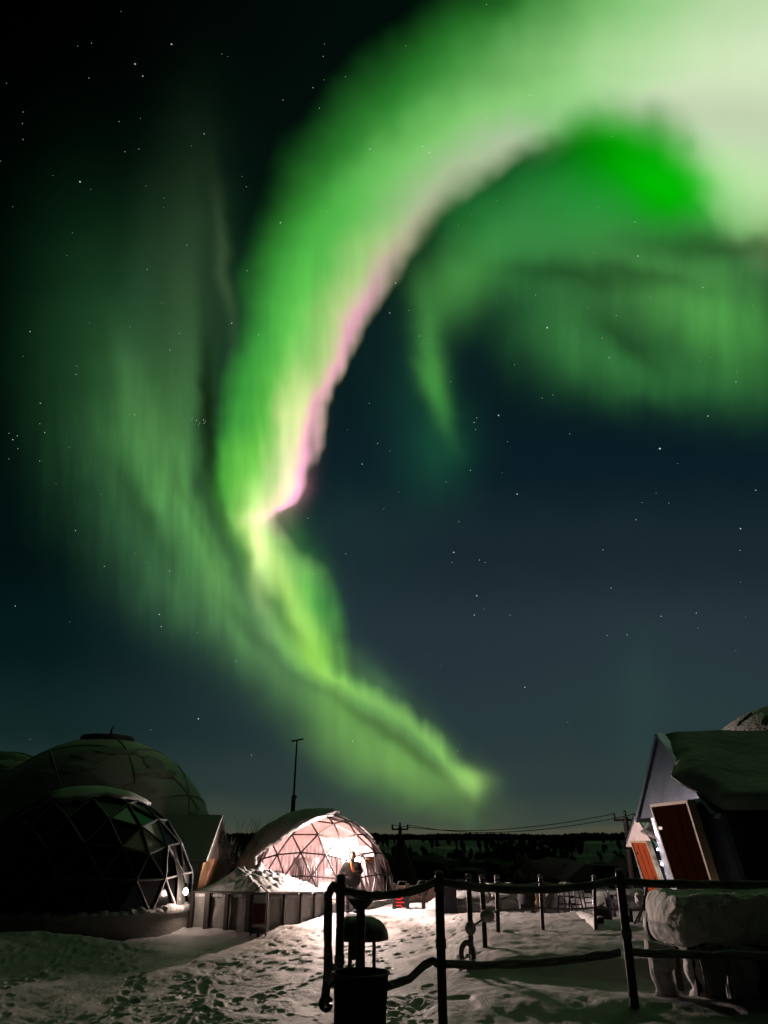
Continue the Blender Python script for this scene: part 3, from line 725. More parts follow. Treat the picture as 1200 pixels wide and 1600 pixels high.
# --- the big snow-grey dome behind, and the darker one left of it
def big_dome(C, Rr, m, label, cap, seams=True, seed=0, parts=True):
    t = thing('dome_tent', (C.x, C.y, 0), label, 'dome')
    bm = bmesh.new(); bmesh.ops.create_icosphere(bm, subdivisions=5, radius=1.0)
    vs2, fs2, es2 = geodesic(2, 1, R(20 + seed * 13))
    for v in bm.verts:
        n = v.co.copy()
        v.co = C + n * Rr * (1 + .006 * mn.fractal(n * 2.6 + Vector((seed, 0, 0)), 1, 2, 3))
    kill = [v for v in bm.verts if v.co.z < -.3]
    bmesh.ops.delete(bm, geom=kill, context='VERTS')
    me = bpy.data.meshes.new('canopy'); bm.to_mesh(me); bm.free(); me.materials.append(m); me.shade_smooth()
    o = bpy.data.objects.new('canopy', me); COL.objects.link(o); o.parent = t
    for v in me.vertices: v.co -= Vector(t.location)
    if seams:
        s = MB()
        for a, b in es2:
            A, B = vs2[a], vs2[b]
            if C.z + max(A.z, B.z) * Rr < 0 or (A.y + B.y) > .5: continue
            pts = [C + A.lerp(B, k / 12).normalized() * Rr * 1.003 for k in range(13)]
            s.tube(pts, .018, 6)
        s.build('seam', seam_m, t)
        for k in range(9):
            d = MB()   # drifts of snow clinging to the cloth
            a = R(-120 + rnd.random() * 110); e = R(15 + rnd.random() * 50)
            n = Vector((math.cos(a) * math.cos(e), math.sin(a) * math.cos(e), math.sin(e)))
            M3 = n.to_track_quat('Z', 'Y').to_matrix(); mbt = MB(); mbt.lump((0, 0, 0), (.35 + rnd.random() * .4, .2 + .25 * rnd.random(), .05), 3, .6, 1.2, k)
            d.add([C + n * Rr * .998 + M3 @ Vector(v) for v in mbt.v], mbt.f)
            d.build('snow_patch', mat('thin_snow', (.30, .32, .29), .8, var=.15, vscale=4), t)
    if cap:
        top = C + Vector((0, 0, Rr)); c = MB()
        c.lathe(top - Vector((0, 0, .12)), [(1.02, 0), (1.05, .10), (1.0, .20), (.5, .25), (.001, .26)], 36)
        c.build('vent_cap', mat('cap_sheet', (.10, .11, .10), .6, var=.3), t)
        f = MB(); f.tube([top + Vector((.12, 0, .1)), top + Vector((.10, 0, .30)), top + Vector((.16, 0, .52))], [.07, .04, .012], 8)
        f.build('finial', black_metal, t)
    return t
BC = P(142, 1335, 31); BC.z = 1.05; BR = 4.62
big_dome(BC, BR, membrane, 'large pale grey dome tent with a flat cap, behind the dark dome', True)
b2 = P(-20, 1340, 35.5); b2.z = .6
big_dome(b2, 5.0, membrane_dk, 'dark dome tent cut by the left edge of the photo', False, seed=2)

# --- gabled porches whose front walls lean inwards
def roof_slab(mb, p_list, thick): mb.slab(p_list, thick)
def leaning_hut(cx, yn, yf, za, ze, s, depth, lab, cat, roof_m, gable_m, wall_m, side_m, wall_in, wall_yn, wall_yf, zwall, over=.12, side_h=None):
    """gable in the plane x=cx, ridge running to x=cx+s*depth; s=+1 runs right, -1 left"""
    ym = (yn + yf) / 2
    gz = Hs(cx, ym); t = thing('gabled_hut', (cx, ym, gz), lab, cat)
    g = MB(); g.slab([(cx, yn, ze), (cx, ym, za), (cx, yf, ze)], (s * .06, 0, 0)); g.build('gable', gable_m, t, smooth=False)
    th = .08
    for yy, nm in ((yn, 'roof'), (yf, 'roof')):
        r = MB(); d = Vector((0, yy - ym, ze - za)).normalized(); nrm = Vector((0, -d.z * (1 if yy < ym else -1), abs(d.y))); nrm = Vector((0, (-1 if yy < ym else 1) * abs(d.z), abs(d.y)))
        e = Vector((0, yy, ze)) + d * over; a = Vector((0, ym, za))
        x0, x1 = cx - s * .05, cx + s * depth
        r.slab([(x0, a.y, a.z), (x1, a.y, a.z), (x1, e.y, e.z), (x0, e.y, e.z)], nrm * th); r.build(nm, roof_m, t, smooth=False)
    w = MB(); w.slab([(cx + s * .10, wall_yn, zwall), (cx + s * .10, wall_yf, zwall), (cx + s * wall_in, wall_yf, gz - .1), (cx + s * wall_in, wall_yn, gz - .1)], (s * .08, 0, 0))
    w.build('front_wall', wall_m, t, smooth=False)
    for yy in (wall_yn, wall_yf):
        w = MB(); w.slab([(cx + s * .19, yy, zwall), (cx + s * depth, yy, zwall), (cx + s * depth, yy, gz - .1), (cx + s * (wall_in + .09), yy, gz - .1)], (0, .06, 0))
        w.build('side_wall', side_m, t, smooth=False)
    return t
# left porch of the big dome
lh = leaning_hut(-5.23, 24.0, 27.4, 2.62, 1.42, -1, 3.6, 'small gabled entrance porch with warm orange front wall below a wreath', 'hut', membrane, mat('gable_board', (.10, .09, .07), .8, var=.15), ply, membrane, .40, 24.25, 27.1, 1.46)
wr = MB(); c0 = Vector((-5.16, 25.75, 1.98))
for k in range(40):
    q = rnd.random() * 6.28; rr_ = .16 + rnd.uniform(-.05, .05)
    wr.lump(c0 + Vector((.03 * rnd.random(), math.cos(q) * rr_, math.sin(q) * rr_)), (.03, .06, .05), 1, .4, 2, k)
o = wr.build('wreath', mat('evergreen', (.03, .035, .02), .9), loc=c0); tag(o, 'small dark evergreen wreath hanging on the pale porch gable', 'wreath')
# big silver hut at the right
bh = leaning_hut(5.3, 13.0, 16.6, 3.78, 2.37, 1, 6.0, 'tall silver gabled hut with a heavy overhanging snow roof', 'hut', steel, steel, mat('rippled_steel', (.24, .29, .40), .32, metal=.6, var=.12, vscale=2.0, bump=.8, bscale=2.2, bdist=.06), dark_wood, .42, 12.80, 16.2, 2.37)
# small pink-lit hut behind it, pink lamp light put into the gable colour
sh = leaning_hut(7.3, 21.7, 24.5, 2.60, 1.76, 1, 4.0, 'small silver gabled hut lit pink, behind the tall hut', 'hut', steel, mat('pink_lit_sheet', (.62, .52, .50), .55, metal=.15, var=.15, vscale=2, bump=1.0, bscale=3, bdist=.12), steel_foil, steel_foil, .40, 21.9, 24.2, 1.80)

def leaning_door(hut, cx, px_tl, px_tr, px_br, px_bl, out, m, ztop_y, label):
    """door slab hung on the leaning front wall; corners from the photograph"""
    pass
def door_on(hut, x_t, x_b, y0t, y1t, zt, y0b, y1b, zb, m, fm, sgn=1):
    d = MB(); d.slab([(x_t, y0t, zt), (x_t, y1t, zt), (x_b, y1b, zb), (x_b, y0b, zb)], (sgn * .07, 0, 0)); d.build('door', m, hut, smooth=False)
    for (ya, yb, xx) in ((y0t, y0b, 0), (y1t, y1b, 0)):
        w = .07; s_ = -1 if ya == y0t else 1
        f = MB(); f.slab([(x_t - .03, ya, zt + .0), (x_t - .03, ya + s_ * w, zt), (x_b - .03, yb + s_ * w, zb), (x_b - .03, yb, zb)], (sgn * .13, 0, 0)); f.build('door_frame', fm, hut, smooth=False)
    tt_ = .52; xm = x_t + (x_b - x_t) * tt_; zm = zt + (zb - zt) * tt_; ym0 = y0t + (y0b - y0t) * tt_
    hb = MB(); hb.tube([(xm - .01, ym0 + .16, zm - .10), (xm - .06, ym0 + .16, zm - .09), (xm - .065, ym0 + .16, zm + .09), (xm - .02, ym0 + .16, zm + .10)], .012, 8); hb.build('handle', mat('matt_iron', (.01, .009, .008), 1, spec=0), hut)
    for q_ in (.15, .82):
        xq = x_t + (x_b - x_t) * q_; zq = zt + (zb - zt) * q_; yq = y1t + (y1b - y1t) * q_
        hb = MB(); hb.box((xq - .012, yq - .10, zq), (.02, .22, .05)); hb.build('hinge', black_metal, hut, smooth=False)
    for q_ in (.33, .66):
        xa, xb_ = x_t + (x_b - x_t) * .02, x_t + (x_b - x_t) * .98; ya, yb = y0t + (y1t - y0t) * q_, y0b + (y1b - y0b) * q_
        hb = MB(); hb.slab([(xa - .006, ya - .008, zt - .04), (xa - .006, ya + .008, zt - .04), (xb_ - .006, yb + .008, zb + .04), (xb_ - .006, yb - .008, zb + .04)], (.02, 0, 0)); hb.build('board_joint', mat('joint_shadow', (.004, .003, .003), 1, spec=0), hut, smooth=False)
    f = MB(); f.slab([(x_t - .03, y0t - .07, zt + .003), (x_t - .03, y1t + .07, zt + .003), (x_t - .03, y1t + .07, zt + .05), (x_t - .03, y0t - .07, zt + .05)], (sgn * .13, 0, 0)); f.build('door_frame', fm, hut, smooth=False)
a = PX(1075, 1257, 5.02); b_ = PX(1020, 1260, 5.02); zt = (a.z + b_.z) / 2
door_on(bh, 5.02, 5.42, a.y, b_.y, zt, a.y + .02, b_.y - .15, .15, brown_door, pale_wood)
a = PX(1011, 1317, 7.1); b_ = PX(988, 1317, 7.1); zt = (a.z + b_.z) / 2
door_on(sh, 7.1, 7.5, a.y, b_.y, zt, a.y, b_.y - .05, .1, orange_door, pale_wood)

# cold lamp added on the small hut's near wall to light crinkled sheet
cl_ = PZ(1034, 1350, 1.35); cl_ = P(1036, 1350, 21.55)
t = thing('wall_lamp', cl_, 'small cold-white lamp added to light crinkled metal between the two silver huts', 'lamp')
m_ = MB(); m_.lump(cl_, (.07, .05, .045), 2, .1, 2, 1); m_.build('bulb', emit('added_cold_white', (.80, .88, 1.0), 12), t)
m_ = MB(); m_.box(cl_ + Vector((0, .06, .07)), (.16, .08, .03)); m_.build('bracket', black_metal, t)
lamp_light('added_cold_glow', 'POINT', cl_ + Vector((0, -.14, 0)), 14, (.74, .84, 1.0), .05, t)
def snow_roof(name, pts_top, hut, thick, m=snow_cap, seed=0, amp=.06):
    """thick quilt of snow on a roof slope: grid between ridge line and eave line"""
    (r0, r1, e0, e1) = [Vector(p) for p in pts_top]; nu, nv = 60, 36; V_ = []
    nrm = (r1 - r0).cross(e0 - r0).normalized()
    if nrm.z < 0: nrm = -nrm
    for j in range(nv + 1):
        for i in range(nu + 1):
            u, v = i / nu, j / nv
            p = r0.lerp(r1, u).lerp(e0.lerp(e1, u), v)
            ed = min(1, min(u * nu / 3.0, (1 - v) * nv / 2.5)) ** .5 if (u < 1) else 1
            # ragged front edge
            sh_ = (-.02 - .30 * math.exp(-((v - .60) / .22) ** 2) + .16 * v * v + .10 * mn.fractal(Vector((v * 4.2 + seed, seed, 0)), 1, 2, 3)) * (1 - u) ** 5
            p = p + (r1 - r0).normalized() * sh_
            V_.append(p + nrm * (thick * ed * (.8 + .5 * v) + amp * mn.fractal(p * .9 + Vector((seed, 0, 0)), 1, 2, 4)))
    n1 = len(V_); W_ = [v - nrm * .0 for v in V_]
    for j in range(nv + 1):
        for i in range(nu + 1):
            u, v = i / nu, j / nv; p = r0.lerp(r1, u).lerp(e0.lerp(e1, u), v)
            q = V_[j * (nu + 1) + i]; k = (q - p).dot((r1 - r0).normalized())
            W_[j * (nu + 1) + i] = p + (r1 - r0).normalized() * k + nrm * .012
    V_ += W_; F_ = []; w = nu + 1
    for j in range(nv):
        for i in range(nu):
            a_ = j * w + i; F_.append((a_, a_ + 1, a_ + w + 1, a_ + w)); F_.append((n1 + a_, n1 + a_ + w, n1 + a_ + w + 1, n1 + a_ + 1))
    for i in range(nu): F_.append((i, n1 + i, n1 + i + 1, i + 1)); k = nv * w + i; F_.append((k, k + 1, n1 + k + 1, n1 + k))
    for j in range(nv): k = j * w; F_.append((k, k + w, n1 + k + w, n1 + k)); k = j * w + nu; F_.append((k, n1 + k, n1 + k + w, k + w))
    mb = MB(); mb.add(V_, F_); return mb.build(name, m, hut)
# big hut: near slope
def slope_pts(cx, ym, za, yn, ze, x0, x1, off):
    d = Vector((0, yn - ym, ze - za)).normalized(); n = Vector((0, -abs(d.z) if yn < ym else abs(d.z), abs(d.y)))
    o = n * (.08 + off)
    return [Vector((x0, ym, za)) + o, Vector((x1, ym, za)) + o, Vector((x0, yn, ze)) + d * .14 + o, Vector((x1, yn, ze)) + d * .14 + o]
snow_roof('roof_snow', slope_pts(5.3, 14.8, 3.70, 13.0, 2.42, 5.33, 11.3, 0), bh, .17, mat('pale_roof_snow', (.60, .60, .59), .85, var=.12, vscale=1.4, bump=.4, bscale=8, bdist=.04), 3, .03)  # roof snow paler than the rest, raised to render brighter
snow_roof('roof_snow', slope_pts(7.3, 23.1, 2.55, 21.7, 1.78, 7.40, 11.2, 0), sh, .10, snow_cap, 8, .03)

# snowy dome crown lit behind the silver hut
rc = P(1272, 1275, 21); rc.z = 2.38
t = big_dome(rc, 3.05, snow_cap, 'snow-covered dome rising behind the silver hut roof', False, seams=False, seed=5)
for k in range(3):
    rp = MB()
    a = R(-168 + k * 23 + rnd.random() * 6); e = R(38 + rnd.random() * 24)
    n = Vector((math.cos(a) * math.cos(e), math.sin(a) * math.cos(e), math.sin(e))); M3 = n.to_track_quat('Z', 'Y').to_matrix()
    mbt = MB(); mbt.lump((0, 0, 0), (.06 + rnd.random() * .06, .2 + .12 * rnd.random(), .035), 3, .6, 1.6, k)
    rp.add([rc + n * 3.05 * 1.0 + M3 @ Vector(v) for v in mbt.v], mbt.f)
    rp.build('bare_patch', membrane_dk, t)
# things under the big hut's eave
t = thing('storage_rack', (7.2, 13.2, 0), 'dark draped rack standing under the snowy eave of the tall hut', 'rack')
for k in range(4):
    m_ = MB(); m_.tube([(6.1 + k * .75, 13.15, -.1), (6.1 + k * .75 + .05, 13.1, 2.35)], .05, 8); m_.build('post', dark_wood, t)
m_ = MB(); V_ = []
for i in range(90):
    x = 6.0 + i * .03; 
    for z in (.25, 1.0, 2.0): V_.append((x, 13.02 + .05 * math.sin(i * .5) + .03 * math.sin(i * .21 + z), z))
m_.add(V_, [(i * 3 + k, (i + 1) * 3 + k, (i + 1) * 3 + k + 1, i * 3 + k + 1) for i in range(89) for k in range(2)])
o = m_.build('drape', black_cloth, t); so = o.modifiers.new('thickness', 'SOLIDIFY'); so.thickness = .01
lp = MB(); lp.lump((6.95, 12.95, 2.18), (.16, .12, .16), 3, .3, 2, 4); lp.build('bundle', black_cloth, t)

# ------------------------------------------------------------------ low snow-block wall with heaped snow
def low_wall():
    c0 = G(300, 1449); c1 = G(407, 1451); c2 = G(512, 1427)
    ctr = (c0 + c1 + c2) / 3; ctr.z = 0
    t = thing('terrace_wall', ctr, 'low wall of grey snow blocks between black posts under a heap of snow', 'wall')
    def seg(a, b, xs, top_a, top_b):
        a = a.copy(); b = b.copy(); d = (b - a); d.z = 0; L = d.length; d.normalize(); nrm = Vector((d.y, -d.x, 0)); n = len(xs)
        ang = math.atan2(d.y, d.x); rm = rotz(ang)
        prev = 0
        cuts = [0] + xs + [1]
        for k in range(len(cuts) - 1):
            u0, u1 = cuts[k], cuts[k + 1]; m = (u0 + u1) / 2; p = a.lerp(b, m); tp = top_a + (top_b - top_a) * m
            mb = MB(); hh = tp - p.z + .1; w = (u1 - u0) * L - .02
            nx, nz = 14, 10; V_ = []
            for j in range(nz + 1):
                for i in range(nx + 1):
                    q = p + d * (i / nx - .5) * w + Vector((0, 0, -.1 + hh * j / nz)); q -= nrm * -.0
                    q += nrm * (.05 + .03 * mn.fractal(q * 2.5, 1, 2, 3)); V_.append(q)
            F_ = [(j * (nx + 1) + i, j * (nx + 1) + i + 1, (j + 1) * (nx + 1) + i + 1, (j + 1) * (nx + 1) + i) for j in range(nz) for i in range(nx)]
            mb.add(V_, F_); mb.box(p + Vector((0, 0, hh / 2 - .1)) - nrm * .06, (w, .16, hh - .004), rm)
            mb.build('snow_block', mat('grey_snow_block', (.19, .185, .17), .85, var=.2, vscale=4, bump=.6, bscale=8, bdist=.05), t)
        for u in [0.012] + xs:
            p = a.lerp(b, u); tp = top_a + (top_b - top_a) * u
            mb = MB(); w = rnd.uniform(.09, .15); mb.box(p + nrm * .13 + Vector((0, 0, (tp - p.z) / 2)), (w, .06, (tp - p.z) + rnd.uniform(-.06, .0)), rm @ Matrix.Rotation(rnd.uniform(-.03, .03), 3, 'Y'))
            mb.build('post', dark_wood, t, smooth=False)
        bt = MB(); mid = a.lerp(b, .5); bt.box(Vector((mid.x, mid.y, (top_a + top_b) / 2 + .015)) + nrm * .10, (L, .14, .035), rm @ Matrix.Rotation(-math.atan2(top_b - top_a, L), 3, 'Y')); bt.build('cap_board', dark_wood, t, smooth=False)
    zt0 = P(300, 1394, c0.y).z; zt1 = P(407, 1396, c1.y).z; zt2 = P(512, 1394, c2.y).z
    seg(c0, c1, [.26, .55, .86], zt0, zt1)
    seg(c1, c2, [.22, .46, .68, .88], zt1, zt2)
    # heap of snow behind the wall
    n = 170; V_ = []; A, B, C_ = c0.copy(), c1.copy(), c2.copy()
    d1 = (B - A); d1.z = 0; d1.normalize(); d2 = (C_ - B); d2.z = 0; d2.normalize()
    n1 = Vector((-d1.y, d1.x, 0)); n2 = Vector((-d2.y, d2.x, 0))
    def height(x, y):
        p = Vector((x, y, 0)); a1 = (p - Vector((A.x, A.y, 0))).dot(n1); a2 = (p - Vector((B.x, B.y, 0))).dot(n2)
        inner = min(a1, a2 * 1.0)
        base = zt1 + (zt2 - zt1) * max(0, min(1, (p - Vector((B.x, B.y, 0))).dot(d2) / (C_ - B).length))
        k = 1 - math.exp(-max(0, inner) * 1.1)
        pk = P(385, 1362, 22.6)
        fall = math.exp(-((x - pk.x) / (1.7 if x > pk.x else .75)) ** 2) * .9 + .22 * math.exp(-((x + 1.9) / 1.6) ** 2)
        rough = ss(np.array(x), -4.3, -3.7).item()
        cl = .40 * mn.fractal(Vector((x * 2.8, y * 2.2, 1)), 1, 2, 4) + .55 * max(0, mn.noise(Vector((x * 4.5, y * 3.6, 4))))
        return base - .02 + k * (.66 * fall) + rough * k * cl * .34 + .02 * mn.fractal(Vector((x * 2, y * 2, 7)), 1, 2, 3)
    xs = np.linspace(A.x - .2, C_.x + .15, n); ys = np.linspace(B.y - .1, 26.0, n); idx = {}
    for i, x in enumerate(xs):
        for j, y in enumerate(ys):
            p = Vector((x, y, 0)); a1 = (p - Vector((A.x, A.y, 0))).dot(n1); a2 = (p - Vector((B.x, B.y, 0))).dot(n2)
            if min(a1, a2) > -.10 and y < 25.4 - .25 * (x + 4) : idx[i, j] = len(V_); V_.append((x, y, height(x, y)))
    F_ = [(idx[i, j], idx[i + 1, j], idx[i + 1, j + 1], idx[i, j + 1]) for (i, j) in idx if (i + 1, j) in idx and (i, j + 1) in idx and (i + 1, j + 1) in idx]
    mb = MB(); mb.add(V_, F_); o = mb.build('snow_heap', snow_cap, t, angle=180)
    so = o.modifiers.new('thickness', 'SOLIDIFY'); so.thickness = .08; so.offset = -1
    return c1, zt1
wc, wz = low_wall()
# red fire-point board standing at the corner of the wall
sp = G(404, 1452) + Vector((.02, -.16, 0))
t = thing('notice_stand', sp, 'narrow dark lantern-like stand with a dull red board at the wall corner', 'stand')
m_ = MB(); w, hh = .34, .86
for x in (-w / 2, w / 2): m_.box(sp + Vector((x, 0, hh / 2)), (.03, .05, hh))
m_.box(sp + Vector((0, 0, hh)), (w + .03, .05, .03)); m_.box(sp + Vector((0, 0, .14)), (w - .03, .05, .03)); m_.tube([sp + Vector((0, 0, -.05)), sp + Vector((0, 0, .12))], .03, 8)
m_.tube([sp + Vector((-.17, 0, hh + .01)), sp + Vector((0, 0, hh + .14)), sp + Vector((.17, 0, hh + .01))], .014, 6)
m_.build('frame', black_metal, t, smooth=False)
m_ = MB(); m_.box(sp + Vector((0, .0, .44)), (w - .05, .02, .40)); m_.build('red_board', mat('dull_red', (.10, .012, .010), .5, var=.2), t, smooth=False)
for z_, h_ in ((.73, .14), (.20, .06)): m_ = MB(); m_.box(sp + Vector((0, .0, z_)), (w - .05, .02, h_)); m_.build('white_plate', snow_cap, t, smooth=False)

# ------------------------------------------------------------------ mast, bush, poles, wires
mz = Hs(-3.2, 31)
mb0 = P(457, 1276, 31.5); mt = P(464, 1157, 31.5)
mbase = Vector((mb0.x - .05, 31.5, Hs(mb0.x, 31.5)))
t = thing('antenna_mast', mbase, 'tall thin mast with a small crossbar behind the lit dome', 'mast')
m_ = MB(); th_ = P(459, 1243, 31.5); m_.tube([mbase, th_], [.10, .085], 8); m_.build('lower_pole', black_metal, t)
m_ = MB(); m_.tube([th_ - Vector((0, 0, .2)), mt], [.045, .03], 8); m_.build('upper_pole', black_metal, t)
m_ = MB(); m_.tube([mt + Vector((-.20, 0, -.03)), mt + Vector((.26, 0, .06))], .035, 6); m_.box(mt + Vector((-.16, 0, -.02)), (.12, .1, .06)); m_.build('crossbar', black_metal, t)
m_ = MB(); m_.box(P(461, 1245, 31.4), (.12, .1, .12)); m_.build('junction_box', black_metal, t)

def bush(base, H_, n, spread, name, label, seed, snowy=False, mtl=None):
    r4 = random.Random(seed); t = thing(name, base, label, 'shrub')
    m_ = MB()
    def grow(p, d, L, r, lv):
        pts = [p]; q = p.copy(); dd = d.copy()
        for k in range(4):
            dd = (dd + Vector((r4.uniform(-.18, .18), r4.uniform(-.18, .18), r4.uniform(-.02, .12)))).normalized(); q = q + dd * L / 4; pts.append(q.copy())
        m_.tube(pts, [r, r * .8, r * .6, r * .45, r * .25], 4 if lv else 5, caps=False)
        if lv < 3:
            for k in range(4 if lv == 0 else 3):
                f = pts[r4.randint(1, 4)]; a = r4.random() * 6.28; nd = (dd + Vector((math.cos(a), math.sin(a), r4.uniform(0, .5))) * .55).normalized(); grow(f, nd, L * r4.uniform(.4, .62), r * .5, lv + 1)
    for k in range(n):
        a = 6.28 * k / n + r4.random(); s_ = spread * r4.uniform(.3, 1)
        grow(base + Vector((math.cos(a), math.sin(a), 0)) * .08, Vector((math.cos(a) * s_, math.sin(a) * s_, 1)).normalized(), H_ * r4.uniform(.55, .8), .022, 0)
    m_.build('branches', mtl or mat('twigs', (.03, .025, .02), .9), t); return t
bb = P(391, 1290, 26.6); bb.z = Hs(bb.x, bb.y)
bush(bb, 2.35, 10, .30, 'bare_bush', 'leafless bush between the porch and the lit dome', 6)
bb = P(352, 1340, 25.0); bb.z = .3
bush(bb, 1.5, 6, .3, 'bare_bush', 'thin snowy shrub just right of the orange porch wall', 9)

def power_pole(px, py_top, Y, H_arm, label):
    top = P(px, py_top, Y); base = Vector((top.x, Y, Hs(top.x, Y))); t = thing('power_pole', base, label, 'pole')
    m_ = MB(); m_.tube([base, top], [.13, .10], 8); m_.build('shaft', dark_wood, t)
    m_ = MB(); m_.tube([top + Vector((-.45, 0, -.12)), top + Vector((.45, 0, -.12))], .05, 6); m_.build('crossarm', dark_wood, t)
    for dx in (-.42, .0, .42):
        m_ = MB(); m_.lathe(top + Vector((dx, 0, -.10 if dx else 0)), [(.03, 0), (.06, .08), (.04, .13), (.06, .18), (.001, .24)], 8); m_.build('insulator', black_metal, t)
    return top
tl = power_pole(625, 1292, 44, .4, 'power pole with crossarm rising over the wood near the lit dome')
tr = power_pole(977, 1276, 30, .4, 'power pole with crossarm left of the small pink-lit hut')
for k, dx in enumerate((-.4, .4)):
    a_ = tl + Vector((dx, 0, .1)); b_ = tr + Vector((dx, 0, .1)); n = 40; pts = []
    for i in range(n + 1):
        u = i / n; p = a_.lerp(b_, u); p.z -= 4 * (.42 + .08 * k) * u * (1 - u); pts.append(p)
    m_ = MB(); m_.tube(pts, .016, 4); o = m_.build('overhead_wire', wire_m, loc=pts[n // 2])
    tag(o, ['power wire strung between the two poles, the left-hand strand', 'power wire strung between the two poles, the right-hand strand'][k], 'wire', 'wires between the power poles')
# frame of poles like a tepee, dark red, right of the dome
tb = P(628, 1318, 33); base = Vector((tb.x, 33, Hs(tb.x, 33)))
t = thing('tepee_frame', base, 'tall cone of reddish-brown poles right of the lit dome', 'tent frame')
red_pole = mat('red_brown_pole', (.07, .022, .016), .8, var=.3, stretch=(5, 5, 1))
apex = P(626, 1302, 33)
for k in range(9):
    a = 6.28 * k / 9 + .2; ft = base + Vector((math.cos(a) * .95, math.sin(a) * .95, 0)); d = (apex - ft)
    m_ = MB(); m_.tube([ft, ft + d * 1.05], [.035, .02], 6); m_.build('pole', red_pole, t)
m_ = MB(); n = 18; V_ = [tuple(apex - Vector((0, 0, .12)))]
for k in range(n):
    a = 6.28 * k / n; V_.append(tuple(base + Vector((math.cos(a) * .85, math.sin(a) * .85, .05))))
m_.add(V_, [(0, 1 + k, 1 + (k + 1) % n) for k in range(n)]); m_.build('cover', mat('tepee_cloth', (.03, .010, .009), .9, var=.3), t)

